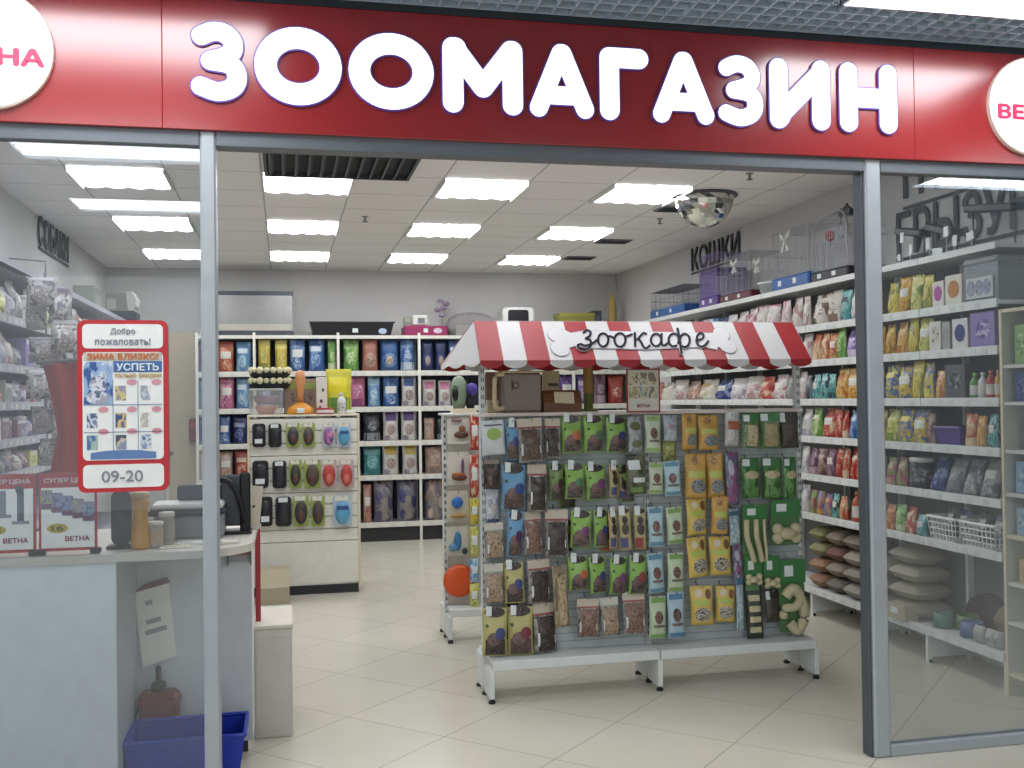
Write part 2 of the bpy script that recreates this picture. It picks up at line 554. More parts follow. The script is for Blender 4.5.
letter(1.984, .274, ii(.274))
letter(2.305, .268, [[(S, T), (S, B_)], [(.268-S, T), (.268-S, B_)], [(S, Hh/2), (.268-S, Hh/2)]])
for cx in (-1.008, 3.236):
    d = MB().prism([(cx+.21*math.cos(2*PI*k/48), .253+.21*math.sin(2*PI*k/48)) for k in range(48)], -.03, -.001).build('logo_disc', mat('fbf7f4', 0.4, emit=0.9), sb)
    MB().prism([(cx+.217*math.cos(2*PI*k/48), .253+.217*math.sin(2*PI*k/48)) for k in range(48)], -.022, -.0005).build('disc_rim', mat('d9c9c0', .4), sb)
    lettering('ВЕТНА', .375, .068, mat('c8305a', .5), d, (cx+.004, -.0305, .222), bold=.005)
    MB().prism([(cx+.03*math.cos(t)*(1+.6*math.sin(t)), .355+.035*math.sin(t)) for t in [2*PI*k/16 for k in range(16)]], -.0315, -.029).build('emblem_leaf', mat('8a9a3a', .5), d)

# hanging opening-hours board on the counter window
hb = thing('opening_hours_board', 'red framed welcome board with opening hours 09-20 hung on the counter window', 'sign', (-.5705, 3.972, 1.228))
hb.scale = (.978, 1, .98)
MB().prism(round_rect(-.16, .16, 0, .637, .028), -.008, .006).build('frame', mat('b3212c', .35), hb)
def panel(z0, z1, c='dfe0dd', x0=-.142, x1=.142, r=.018, nm='panel', y=-.0095):
    return MB().prism(round_rect(x0, x1, z0, z1, r), y, y+.003).build(nm, mat(c, .4), hb)
TG = mat('83888f', .5)
p1 = panel(.532, .622, nm='welcome_panel')
lettering('Добро', .088, .026, TG, p1, (0, -.0105, .594), bold=.002)
lettering('пожаловать!', .196, .026, TG, p1, (0, -.0105, .557), bold=.002)
p2 = panel(.118, .518, nm='poster')
def rect(x0, x1, z0, z1, m, nm, par, y=-.0105, h=.001): return MB().box(x0, x1, y, y+h, z0, z1).build(nm, m, par)
rect(-.138, .138, .486, .516, mat('b9b8ae', .5), 'headline_band', p2)
lettering('ЗИМА БЛИЗКО!', .25, .024, mat('c46a28', .5), p2, (0, -.0122, .502), bold=.003)
rect(-.034, .138, .443, .484, mat('40639a', .4), 'banner', p2)
lettering('УСПЕТЬ', .150, .028, mat('d2dfe8', .5), p2, (.052, -.0122, .463), bold=.003)
lettering('ТОЛЬКО СКИДКИ', .165, .017, mat('b8982c', .5), p2, (.052, -.0112, .429), bold=.002)
rect(-.138, -.036, .325, .482, printed('2f5590', '8fa9c8', 'd5dde4', 2.2), 'cat_picture', p2)
cc = MB(); cc.prism([(-.088+.03*math.cos(t), .395+.034*math.sin(t)) for t in [2*PI*k/18 for k in range(18)]], -.0118, -.0105)
cc.prism([(-.112, .415), (-.098, .42), (-.112, .448)], -.0118, -.0105); cc.prism([(-.078, .42), (-.064, .415), (-.064, .448)], -.0118, -.0105)
cc.prism([(-.09+.04*math.cos(t), .35+.025*math.sin(t)) for t in [2*PI*k/18 for k in range(18)]], -.0122, -.0105)
cc.build('cat_portrait', printed('9a9ba6', 'c9cdd6', '5d6a80', 3), p2)
LN = mat('6f87a8', .5)
for z in (.222, .323): rect(-.138, .138, z-.0012, z+.0012, LN, 'grid_line', p2, -.0112)
for x in (-.036, .052): rect(x-.0012, x+.0012, .15, .415, LN, 'grid_line', p2, -.0112)
PR = [('4a4880', 'c4b878', '8a86a0'), ('b8bcc4', '8f98a8', 'd8d8d4'), ('6f80a0', 'c6ccd4', '4d5c80'), ('5a6488', 'c8b070', '3c4c78'), ('c9c4b4', 'a8a49c', 'd8d8d4'), ('6c8cb4', '9cb4a8', '4c6c98'), ('44485c', 'c4b8a0', '8088a0'), ('788cac', 'c4ccd4', '5c6c90')]
q = 0
for r, z in enumerate((.335, .234, .153)):
    for c_, x in enumerate((-.128, -.028, .060)):
        if r == 0 and c_ == 0: continue
        rect(x, x+.038, z+.004, z+.058, printed(*PR[q], 1.3), 'product_picture', p2); q += 1
        MB().prism([(x+.058+.018*math.cos(t), z+.071+.011*math.sin(t)) for t in [2*PI*k/16 for k in range(16)]], -.0112, -.0105).build('price_oval', mat('c48a96', .5), p2)
MB().prism([(-.115, .122)]+[(-.115+.23*k/12, .142+.012*math.sin(PI*k/12)) for k in range(12, -1, -1)][::1] if False else [(-.115, .122), (.115, .122), (.115, .146), (.06, .153), (0, .155), (-.06, .153), (-.115, .146)], -.0112, -.0105).build('bottom_banner', mat('5878a8', .4), p2)
p3 = panel(.016, .102, nm='hours_panel')
lettering('09-20', .145, .042, mat('7b8088', .5), p3, (-.005, -.0105, .058), bold=.001)

# wall lettering
def wall_word(name, label, body, cx, cy, cz, w, h, side, strip=False):
    rot = (PI/2, 0, -PI/2) if side > 0 else (PI/2, 0, PI/2)
    m = mat('1b1c20', .5)
    o = lettering(body, w, h, m, None, (cx, cy, cz), rot, bold=.0016, depth=.004, name=name)
    ln = MB().box(-w/2, w/2, -h/2-.03, -h/2-.012, -.004, .006).build('baseline_rail', m, o)
    return tag(o, label, 'lettering')
wall_word('wall_lettering', 'black word КОШКИ mounted high on the cat wall', 'КОШКИ', 3.938, 8.97, 2.895, 1.10, .23, 1)
wall_word('wall_lettering', 'black word ГРЫЗУНЫ on the cat wall above the aquarium lamps', 'ГРЫЗУНЫ', 3.938, 5.26, 2.59, 1.56, .29, 1)
wall_word('wall_lettering', 'black word ПТИЦЫ high on the wall over the rodent lettering', 'ПТИЦЫ', 3.938, 5.33, 2.89, 1.25, .24, 1)
wall_word('wall_lettering', 'black word СОБАКИ mounted high on the dog wall', 'СОБАКИ', -1.868, 9.25, 2.93, 1.15, .24, -1)
# ------------------------------------------------------------------ packages
def surf(w, h, d, style, u, v, side, lift=0.0):
    if style == 'stand': prof = [(0, .80), (.06, 1), (.25, 1), (.6, .8), (.86, .22), (.90, .05), (1, .03)]
    elif style == 'hang': prof = [(0, .06), (.08, .55), (.3, 1), (.6, .85), (.76, .25), (.82, .06), (1, .05)]
    else: prof = [(0, .05), (.1, .6), (.35, 1), (.65, 1), (.9, .6), (1, .05)]
    t = 0
    for (a, p), (b, q) in zip(prof, prof[1:]):
        if a <= v <= b:
            k = (v-a)/(b-a); k = k*k*(3-2*k); t = p+(q-p)*k; break
    e = max(0.0, 1-abs(2*u-1)**2.4)**.6
    wig = .06*math.sin(9*u+5*v+17*w*10)+.05*math.sin(13*v-7*u)
    y = d/2*t*e*(1+wig)+.0012+lift
    x = (u-.5)*w*(1-.05*t*math.sin(PI*v))
    return (x, y if side else -y, v*h)

_PK = {}
def bag_mesh(w, h, d, style, m):
    k = ('bag', w, h, d, style, m.name)
    if k in _PK: return _PK[k]
    nu, nv = 8, 12
    b = MB()
    for side in (0, 1):
        vs = [surf(w, h, d, style, i/nu, j/nv, side) for j in range(nv+1) for i in range(nu+1)]
        fs = []
        for j in range(nv):
            for i in range(nu):
                a = j*(nu+1)+i
                f = (a, a+1, a+nu+2, a+nu+1)
                fs.append(f if not side else f[::-1])
        b.add(vs, fs)
    # close the rim
    n1 = (nu+1)*(nv+1)
    per = [i for i in range(nu)]+[j*(nu+1)+nu for j in range(nv)]+[nv*(nu+1)+nu-i for i in range(nu)]+[(nv-j)*(nu+1) for j in range(nv)]
    for i in range(len(per)):
        a, c = per[i], per[(i+1) % len(per)]
        b.f.append((a, a+n1, c+n1, c)); b.m.append(0)
    _PK[k] = b.mesh('bag', m, True)
    return _PK[k]

def patch_mesh(w, h, d, style, kind, u0, u1, v0, v1, m, lift):
    k = ('patch', w, h, d, style, kind, u0, u1, v0, v1, m.name, lift)
    if k in _PK: return _PK[k]
    b = MB()
    if kind == 'r':
        nu, nv = 5, 5
        vs = [surf(w, h, d, style, u0+(u1-u0)*i/nu, v0+(v1-v0)*j/nv, 0, lift) for j in range(nv+1) for i in range(nu+1)]
        b.add(vs, [(j*(nu+1)+i, j*(nu+1)+i+1, (j+1)*(nu+1)+i+1, (j+1)*(nu+1)+i) for j in range(nv) for i in range(nu)])
    else:
        uc, vc, ru, rv = (u0+u1)/2, (v0+v1)/2, (u1-u0)/2, (v1-v0)/2
        N = 14
        vs = [surf(w, h, d, style, uc, vc, 0, lift)]
        for r in (.5, 1):
            for q in range(N):
                a = 2*PI*q/N
                z = math.sin(a)
                if kind == 'h': z = min(z, .35)
                vs.append(surf(w, h, d, style, uc+ru*r*math.cos(a), vc+rv*r*z, 0, lift))
        fs = [(0, 1+q, 1+(q+1) % N) for q in range(N)]
        fs += [(1+q, 1+N+q, 1+N+(q+1) % N, 1+(q+1) % N) for q in range(N)]
        b.add(vs, fs)
    _PK[k] = b.mesh('patch', m, True)
    return _PK[k]

def q5(x): return max(.03, round(x/.005)*.005)

def pack(name, label, cat, group, loc, rz, w, h, d, style, body, patches, tag_=None, lean=0.0):
    """a filled bag: one mesh, its printed areas as parts"""
    w, h, d = q5(w), q5(h), q5(d)
    o = put(name, bag_mesh(w, h, d, style, body), None, loc)
    o.rotation_euler = (lean, 0, rz) if not rz else (0, 0, rz)
    if lean and rz:
        o.rotation_mode = 'XYZ'; o.rotation_euler = (Matrix.Rotation(rz, 3, 'Z') @ Matrix.Rotation(lean, 3, 'X')).to_euler()
    tag(o, label, cat, group)
    for nm, kind, u0, u1, v0, v1, m, lift in patches:
        put(nm, patch_mesh(w, h, d, style, kind, u0, u1, v0, v1, m, lift), o)
    if tag_:
        t = MB().box(-.5*w+.004+tag_[0]*w, -.5*w+.004+tag_[0]*w+.03, -.014, -.012, h*.83, h*.83+.05).build('price_tag', TAGW, o)
        t.rotation_euler = (0, tag_[1], 0)
    return o

def carton(name, label, cat, group, loc, rz, w, h, d, body, patches=(), lid=None):
    o = MB().box(-w/2, w/2, -d/2, d/2, 0, h, .003).build(name, body, None, False, loc, rz)
    tag(o, label, cat, group)
    for nm, kind, u0, u1, v0, v1, m, lift in patches:
        x0, x1, z0, z1 = (u0-.5)*w, (u1-.5)*w, v0*h, v1*h
        y = -d/2
        if kind == 'r': MB().box(x0, x1, y-.0008-lift, y+.001, z0, z1).build(nm, m, o)
        else:
            MB().prism([((x0+x1)/2+(x1-x0)/2*math.cos(2*PI*k/20), (z0+z1)/2+(z1-z0)/2*math.sin(2*PI*k/20)) for k in range(20)], y-.0016-lift, y+.001).build(nm, m, o)
    if lid:
        MB().box(-w/2-.002, w/2+.002, -d/2-.002, d/2+.002, h*.86, h+.003, .002).build('lid', lid, o)
    return o

def bottle(name, label, cat, group, loc, r, h, body, cap, lab=None):
    o = MB().lathe([(r*.9, 0), (r, .01), (r, h*.62), (r*.8, h*.72), (r*.4, h*.82), (r*.38, h*.88)], 16).build(name, body, None, True, loc)
    tag(o, label, cat, group)
    MB().lathe([(r*.45, h*.87), (r*.45, h*.99), (r*.3, h)], 14).build('cap', cap, o, True)
    if lab: MB().lathe([(r*1.015, h*.15), (r*1.015, h*.52)], 18, cap=False).build('label', lab, o, True)
    return o

def jar(name, label, cat, group, loc, r, h, body, lid, lab=None):
    o = MB().lathe([(r*.92, 0), (r, .008), (r, h*.84), (r*.9, h*.88)], 18).build(name, body, None, True, loc)
    tag(o, label, cat, group)
    MB().lathe([(r*1.02, h*.86), (r*1.04, h*.97), (r*.98, h)], 18).build('lid', lid, o, True)
    if lab: MB().lathe([(r*1.012, h*.2), (r*1.012, h*.68)], 18, cap=False).build('label', lab, o, True)
    return o

def basket(name, label, cat, group, loc, rz, w, d, h, m, grille=True):
    t = thing(name, label, cat, loc, rz, group)
    b = MB(); k = .86
    b.box(-w/2*k, w/2*k, -d/2*k, d/2*k, 0, .006)
    for a in range(4):
        A = [(-w/2*k, -d/2*k), (w/2*k, -d/2*k), (w/2*k, d/2*k), (-w/2*k, d/2*k)]
        B = [(-w/2, -d/2), (w/2, -d/2), (w/2, d/2), (-w/2, d/2)]
        p0, p1, q0, q1 = A[a], A[(a+1) % 4], B[a], B[(a+1) % 4]
        f = lambda s, t_: tuple((p0[i]*(1-s)+p1[i]*s)*(1-t_)+(q0[i]*(1-s)+q1[i]*s)*t_ for i in (0, 1))
        n = 8 if grille else 0
        if grille:
            for j in range(n+1): b.tube([(*f(j/n, 0), 0), (*f(j/n, 1), h)], .004, 4)
            for z in (.25, .5, .75): b.tube([(*f(0, z), h*z), (*f(1, z), h*z)], .004, 4)
        else:
            i0 = len(b.v)
            b.v += [(*f(0, 0), 0), (*f(1, 0), 0), (*f(1, 1), h), (*f(0, 1), h)]
            s = .975
            b.v += [(v[0]*s, v[1]*s, max(v[2], .006)) for v in b.v[i0:i0+4]]
            b.f += [(i0, i0+1, i0+2, i0+3), (i0+7, i0+6, i0+5, i0+4)]; b.m += [0, 0]
    b.build('basket_wall', m, t)
    r = MB()
    c = [(-w/2, -d/2, h), (w/2, -d/2, h), (w/2, d/2, h), (-w/2, d/2, h)]
    for i in range(4): r.tube([c[i], c[(i+1) % 4]], .009, 6)
    r.build('rim', m, t)
    return t

def cushion(name, label, cat, group, loc, rz, w, d, h, m, tilt=0.0):
    b = MB()
    n = 12
    for s in (0, 1):
        vs = []
        for j in range(n+1):
            for i in range(n+1):
                u, v = 2*i/n-1, 2*j/n-1
                t = max(0, (1-abs(u)**3)*(1-abs(v)**3))**.5
                g = 1+.05*math.sin(5*u+3*v)
                vs.append((u*w/2*(1-.06*v*v), v*d/2*(1-.06*u*u), h/2+(h/2*t*g if s else -h/2*t)))
        fs = [(j*(n+1)+i, j*(n+1)+i+1, (j+1)*(n+1)+i+1, (j+1)*(n+1)+i) for j in range(n) for i in range(n)]
        b.add(vs, fs if s else [f[::-1] for f in fs])
    o = b.build(name, m, None, True, loc)
    o.rotation_euler = (tilt, 0, rz)
    return tag(o, label, cat, group)

# ------------------------------------------------------------------ wall and back racks
def rack(name, label, loc, rz, w, depth, tops, top_z, base_z, m, back, group=None, kick=None, legs=True, lip=.045, plinth=None):
    t = thing(name, label, 'shelving', loc, rz, group)
    MB().box(.012, w-.012, depth-.02, depth, base_z-.03 if legs else 0, top_z).build('back_panel', back, t)
    for x in (0, w-.012):
        b = MB(); b.box(x, x+.012, depth-.06, depth, 0, top_z+.02)
        b.box(x, x+.012, 0.004, .03, 0, base_z-.03) if legs else None
        b.box(x+.002, x+.010, .03, depth-.05, .03, base_z-.03) if legs else None
        b.build('upright', m, t)
    for z in list(tops)+[base_z]:
        s = MB().box(.003, w-.003, .004, depth-.02, z-.022, z).build('shelf', m, t)
        l = MB(); l.box(.003, w-.003, -.006, .004, z-lip+.006, z+.008)
        l.mi = 1
        q = .03+R.random()*.05
        while q < w-.06:
            l.box(q, q+.045, -.0075, -.006, z-lip+.012, z-.004); q += .08+R.random()*.09
        l.build('price_rail', [m, mat('c9cbc6', .5)], s)
    if top_z not in tops:
        s = MB().box(.003, w-.003, .0, depth, top_z-.022, top_z).build('top_board', m, t)
        MB().box(.003, w-.003, -.008, .0, top_z-.03, top_z+.006).build('edge_rail', m, s)
    if plinth: MB().box(0, w, .03, .05, 0, base_z-.03).build('kick_plate', plinth, t)
    if legs:
        f = MB()
        for x in (.006, w-.006): f.lathe([(.014, 0), (.014, .012), (.008, .02)], 10, (x, .02, -.0)); f.lathe([(.014, 0), (.014, .012), (.008, .02)], 10, (x, depth-.03, 0))
        f.build('foot_caps', BLACK, t)
    return t

def rack_copy(root, loc, rz, label, group=None): return dup(root, loc, rz, label, group)

# cat wall rack (faces the aisle, -x)
RX, RW, RD = 3.6, .665, .335
RT = [2.03, 1.785, 1.515, 1.255, .99, .715]
RTOP, RBASE = 2.325, .20
Y_NEAR = 4.64
r0 = None
for k in range(8):
    y1 = Y_NEAR+(k+1)*RW
    lab = 'white metal cat wall rack section, %s from the shop window' % ORD[k]
    if r0 is None: r0 = rack('wall_rack', lab, (RX, y1, 0), -PI/2, RW, RD, RT, RTOP, RBASE, mat('d3d5d2', .4), mat('6e7072', .6), 'cat wall rack')  # back panel darkened to paint the shade in the gaps between goods
    else: rack_copy(r0, (RX, y1, 0), -PI/2, lab, 'cat wall rack')
# dog wall rack (faces +x)
LX, LW, LD = -1.45, .95, .42
LT = [2.03, 1.765, 1.56, 1.36, 1.18, .85, .5]
l0 = None
for k in range(6):
    lab = 'grey metal dog wall rack section, %s from the shop window' % ORD[k]
    if l0 is None: l0 = rack('wall_rack', lab, (LX, 5.0, 0), PI/2, LW, LD, LT, 2.335, .2, mat('aeacb6', .45), mat('6b6875', .6), 'dog wall rack')
    else: rack_copy(l0, (LX, 5.0+k*LW, 0), PI/2, lab, 'dog wall rack')
# back wall rack
BY, BD = 11.40, .44
BT = [1.873, 1.477, 1.10, .724]
BM = mat('d4d2c8', .45)
b0 = None
edges = [(-.308, 'behind the slatwall stand'), (.583, 'beside the middle aisle'), (1.473, 'behind the awning stand'), (2.363, 'before the corner of the cat wall')]
def back_rack(x, w, lab):
    t = rack('back_rack', lab, (x, BY, 0), 0, w, BD, BT, 2.265, .206, BM, mat('3d4250', .7), 'back wall rack', legs=False, lip=.055, plinth=mat('2a2b2c', .6))
    for xx in (-.014,): MB().box(xx, xx+.028, -.012, .02, 0, 2.30).build('front_post', mat('dbd9cf', .45), t)
    return t
back_rack(-.9, .592, 'narrow white back rack section beside the beige door')
for x, w_ in edges:
    if b0 is None: b0 = back_rack(x, .89, 'white back rack section '+w_)
    else: dup(b0, (x, BY, 0), 0, 'white back rack section '+w_)
back_rack(3.253, .66, 'narrow white back rack section in the corner of the cat wall')
d1 = MB().box(-1.24, -.905, YB-.05, YB-.001, 0, 2.335, .004).build('door_1', mat('c3b59c', .5)); d1['kind'] = 'structure'
MB().box(-.905, -.88, YB-.06, YB-.001, 0, 2.36).build('door_frame', WHITE, d1)
MB().box(-1.27, -1.24, YB-.06, YB-.001, 0, 2.36).build('door_frame', WHITE, d1)
MB().lathe([(.012, 0), (.012, .04), (.022, .05), (.022, .07)], 12, (-1.21, YB-.12, 1.0), 'y').build('door_handle', STEEL, d1, True)
fb = thing('fire_alarm_box', 'small dark red box mounted on the beige door', 'box', (-.965, YB-.05, 1.13))
MB().box(-.055, .055, -.07, 0, 0, .25, .012).build('casing', mat('7d1c24', .4), fb)
MB().box(-.035, .035, -.073, -.069, .15, .21).build('front_plate', mat('a03038', .4), fb)

# wooden bookcase at the near end of the cat wall
bc = thing('bookcase', 'cream edged wooden bookcase standing at the window end of the cat wall', 'bookcase', (RX, 4.632, 0), -PI/2)
CRM = mat('cfc4a6', .5); BCW = mat('c9c8bd', .5)
BZ = [1.69, 1.50, 1.255, 1.035, .82, .58, .38, .115]
for x in (0, .542): 
    s = MB().box(x, x+.018, .004, .33, 0, 1.975).build('side_panel', BCW, bc)
    MB().box(x-.0005, x+.0185, -.002, .004, 0, 1.976).build('edge_band', CRM, s)
s = MB().box(.018, .542, .0, .33, 1.957, 1.975).build('top', CRM, bc)
MB().box(.018, .542, .315, .33, .1, 1.957).build('back_panel', mat('9c9b92', .6), bc)
for i, z in enumerate(BZ): MB().box(.018, .542, .006, .315, z-.018, z).build('shelf', CRM if i in (4, 7) else BCW, bc)

# --- goods on the cat wall
SOFT[:] = [1.02, .84]
def c3(*a): return printed(*a)
PAL = {
 'yel': ('c9ae2f', 'd8c85a', '8b8a3c'), 'amb': ('c28f2a', 'd4ab3e', '9a6a28'), 'ygr': ('b9b84a', 'd6cf86', '7f9440'), 'yb': ('c9ae2f', '50659a', 'd8c85a'),
 'whi': ('cfc9c2', 'd9d4cf', 'b58f90'), 'whp': ('d2c9c9', 'dcd6d4', 'c07f90'), 'whb': ('cdc8be', 'd6d2c8', '7d6453'), 'tea': ('4b9a9a', '8cc0b8', '2c4b58'),
 'ora': ('b5583a', 'c98858', 'd8c2a0'), 'grn': ('5d9440', '8cb860', 'c8d4a8'), 'pur': ('6a4a93', '8d7cb4', 'c4b8d0'), 'ory': ('cf9a36', 'd8b878', 'b87028'),
 'red': ('a8322c', 'bf5a48', 'd9c0a4'), 'blu': ('2f5d9b', '6c94c4', 'c0ccd8'), 'bro': ('6e4b42', '94786c', 'b49a90'), 'prb': ('6d4a5c', '8d6a7c', 'b8a0a8'),
 'mix': ('b0657c', '5c84b4', 'c89a58'), 'pkr': ('a8556a', '7c9c58', 'c49a8c'), 'drk': ('2c2c30', '54565c', '8c9094'), 'gry': ('8a8a86', 'a8a8a4', '6a6c70'),
 'pin': ('c4688c', 'd89cb0', '8c4470'), 'lbl': ('5c90bc', '94b8d0', 'c4d4dc'), 'sal': ('b0705c', 'c4988c', '8a5a4c'), 'tur': ('2c7c80', '58a4a4', 'a4c8c4'),
 'wpl': ('d4d0cc', 'd8d4d2', 'a49cac'), 'wye': ('d4cfc0', 'dcd8cc', 'b8a070'), 'pea': ('b4907c', 'c8b0a0', '8c7870'), 'nav': ('1f2c5c', '3c4c88', '8c94b4'), 'lav': ('9890a4', 'b4acbc', '7c7488')}
WORD = {'yel': 'yellow', 'amb': 'amber', 'ygr': 'yellow green', 'yb': 'yellow and blue', 'whi': 'white', 'whp': 'white and pink', 'whb': 'white and brown', 'tea': 'teal',
 'ora': 'orange', 'grn': 'green', 'pur': 'purple', 'ory': 'orange yellow', 'red': 'red and cream', 'blu': 'blue', 'bro': 'brown', 'prb': 'dull purple', 'mix': 'pink and blue',
 'pkr': 'pink and green', 'drk': 'dark', 'gry': 'grey', 'pin': 'pink', 'lbl': 'light blue', 'sal': 'salmon', 'tur': 'turquoise', 'wpl': 'white', 'wye': 'white', 'pea': 'peach', 'nav': 'navy', 'lav': 'lavender grey'}
def stand_patches(key, var):
    a, b, c = PAL[key]
    P = []
    lightlab = mat('d8d6cc', .4)
    if var % 4 == 0: P = [('top_band', 'r', .04, .96, .72, .88, mat(b, .35), .0015), ('picture', 'e', .18, .82, .22, .62, c3(c, b, a, 4), .0015)]
    elif var % 4 == 1: P = [('label', 'r', .15, .85, .45, .68, lightlab, .0015), ('picture', 'e', .2, .8, .08, .42, c3(c, a, b, 4), .0015)]
    elif var % 4 == 2: P = [('picture', 'e', .12, .7, .15, .55, c3(c, b, a, 5), .0015), ('label', 'r', .1, .75, .62, .78, mat(c, .35), .0015)]
    else: P = [('bottom_band', 'r', .04, .96, .04, .28, mat(c, .35), .0015), ('picture', 'e', .25, .8, .34, .66, c3(b, c, a, 4), .0015)]
    return P

RROW = {2.03: 'highest shelf', 1.785: 'second highest shelf', 1.515: 'third shelf down', 1.255: 'fourth shelf down', .99: 'fifth shelf down', .715: 'lowest hanging shelf'}
def rwall(z, seq, last_px=None):
    """seq of (px0, px1, kind, key, height): goods on the cat wall shelf z, from the window inwards"""
    seq = sorted([(wall_y((s[0]+s[1])/2, RX+.02, z+.1), s) for s in seq], key=lambda e: e[0])
    n = 0; prev = Y_NEAR+.01
    for _, s in seq:
        ya, yb = sorted((wall_y(s[0], RX+.02, z+.1), wall_y(s[1], RX+.02, z+.1)))
        ya = max(ya, prev+.002)
        if yb-ya < .03: yb = ya+.06
        prev = yb
        w = min(yb-ya, .32)-.004
        yc = (ya+yb)/2
        kind, key, h = s[2], s[3], s[4]
        n += 1
        where = '%s from the window on the cat wall %s' % (ORD[min(n-1, 29)], RROW[z])
        d = min(.17, max(.06, w*.75))
        body = c3(*PAL[key], 2.4) if key in PAL else mat(key, .4)
        loc = (RX+.012+d/2, yc, z+.001)
        G = 'goods on the cat wall rack'
        if kind == 'p': pack('food_pouch', '%s pouch, %s' % (WORD[key], where), 'pet food', G, loc, -PI/2+R.uniform(-.16, .16), w, h*R.uniform(.95, 1.03), d, 'stand', body, stand_patches(key, n))
        elif kind == 'c': carton('carton', '%s carton, %s' % (WORD[key], where), 'box', G, loc, -PI/2, w, h, d, mat(PAL[key][1], .45), [('picture', 'e', .18, .85, .25, .82, s[5] if len(s) > 5 else c3(*PAL[key], 4), 0)])
        elif kind == 'b': bottle('bottle', '%s bottle, %s' % (WORD[key], where), 'bottle', G, loc, min(w/2, .04), h, mat(PAL[key][0], .3), mat(PAL[key][1], .3), mat('d6d2c8', .4))
        elif kind == 'j': jar('jar', '%s jar, %s' % (WORD[key], where), 'jar', G, loc, min(w/2, .07), h, mat(PAL[key][0], .3), mat('d0d0c8', .35), c3(*PAL[key], 4))
        elif kind == 's': 
            o = pack('food_sack', '%s sack leaning back, %s' % (WORD[key], where), 'pet food', G, (RX+.06, yc, z+.002), -PI/2, w, h, .07, 'stand', body, stand_patches(key, n), lean=-.3)
C1 = mat('b0409c', .3); C2 = mat('b87828', .3); C3 = mat('2c3478', .3); C4 = mat('8c98b0', .25)
rwall(2.03, [(886,896,'p','yel',.20),(897,908,'p','amb',.21),(909,920,'p','ygr',.22),(921,931,'p','yel',.21),(933,945,'c','wye',.15,C1),(946,963,'c','wye',.17,C2),
  (850,858,'p','wpl',.21),(859,868,'p','ygr',.21),(869,878,'p','amb',.21),(839,848,'p','tea',.22),(825,838,'p','whb',.22),(811,824,'p','whb',.22),(802,808,'p','whi',.23),(789,799,'p','whi',.22),
  (780,787,'p','whp',.22),(764,774,'p','whp',.22),(754,763,'p','whi',.22),(744,753,'p','whp',.22),(733,743,'p','whi',.21),(724,732,'p','wpl',.2),(714,723,'p','nav',.2),(706,713,'p','blu',.2),(698,705,'p','whi',.2),(690,697,'p','gry',.2)])
rwall(1.785, [(884,893,'p','amb',.2),(894,905,'p','ory',.2),(907,916,'p','yel',.21),(917,929,'p','ygr',.2),(930,942,'c','whb',.17),(943,951,'c','gry',.16),(953,969,'c','wpl',.17,C3),(971,996,'c','pur',.19),
  (844,858,'p','pur',.21),(859,870,'p','pur',.2),(871,881,'p','amb',.2),(836,843,'p','grn',.21),(828,835,'p','ora',.19),(820,827,'p','ora',.19),(811,819,'p','ora',.19),(800,809,'p','whi',.2),
  (789,798,'p','gry',.2),(778,787,'p','wpl',.2),(768,776,'p','whi',.21),(754,765,'p','wpl',.21),(740,752,'p','wye',.21),(722,738,'p','whi',.21),(706,720,'p','blu',.2),(690,704,'p','wye',.17),(675,688,'p','pea',.17),(662,673,'p','wye',.19)])
rwall(1.515, [(883,895,'p','yb',.21),(896,909,'p','yb',.21),(911,921,'p','yel',.22),(922,932,'p','yb',.22),(934,944,'p','ory',.17),(946,966,'c','drk',.19),(968,975,'b','grn',.14),(976,983,'b','whp',.14),(984,991,'b','red',.15),(992,997,'b','ory',.15),
  (834,845,'p','ory',.2),(846,857,'p','ory',.21),(858,870,'p','yel',.2),(871,881,'p','yb',.2),(827,833,'p','tea',.18),(819,826,'p','tea',.18),(811,818,'p','tea',.18),(805,810,'p','drk',.17),(795,804,'p','whi',.2),
  (784,793,'p','gry',.19),(770,782,'p','whp',.19),(757,768,'p','red',.19),(743,755,'p','whi',.19),(728,741,'p','wpl',.19),(712,726,'p','nav',.19),(697,710,'p','wye',.19),(682,695,'p','pea',.18),(670,680,'p','whi',.19),(659,668,'p','wye',.18),(650,657,'p','sal',.18),(642,648,'p','whi',.18)])
rwall(1.255, [(884,896,'p','ygr',.2),(897,910,'p','yb',.21),(911,924,'p','yb',.21),(926,933,'p','bro',.19),(964,974,'p','ora',.18),(975,984,'p','ory',.18),(986,996,'p','tea',.18),
  (848,857,'p','blu',.2),(858,870,'p','yb',.2),(871,882,'p','yel',.2),(842,847,'p','red',.2),(834,841,'p','red',.2),(820,833,'p','red',.2),(810,819,'p','grn',.2),(800,809,'p','wpl',.2)])
rwall(.99, [(884,894,'p','pkr',.17),(895,905,'p','pkr',.18),(907,923,'j','drk',.18),(925,938,'s','nav',.2),(940,955,'s','gry',.2),(957,972,'s','gry',.2),(974,990,'s','gry',.21),
  (849,858,'p','red',.2),(859,870,'p','ora',.19),(871,882,'p','pkr',.18),(842,848,'p','red',.2),(835,841,'p','red',.2),(825,833,'p','prb',.19),(817,824,'p','bro',.19),(809,816,'p','prb',.19),(801,807,'p','wpl',.2)])
rwall(.715, [(884,893,'p','ora',.16),(894,903,'p','grn',.17),(904,914,'p','red',.17),(915,924,'p','tur',.13),
  (846,858,'b','ora',.2),(859,870,'p','ora',.17),(871,882,'p','sal',.17),(838,845,'p','ora',.16),(831,837,'p','tea',.17),(823,830,'p','mix',.16),(816,822,'p','mix',.16),(809,815,'p','pkr',.17),(801,807,'p','wpl',.2)])
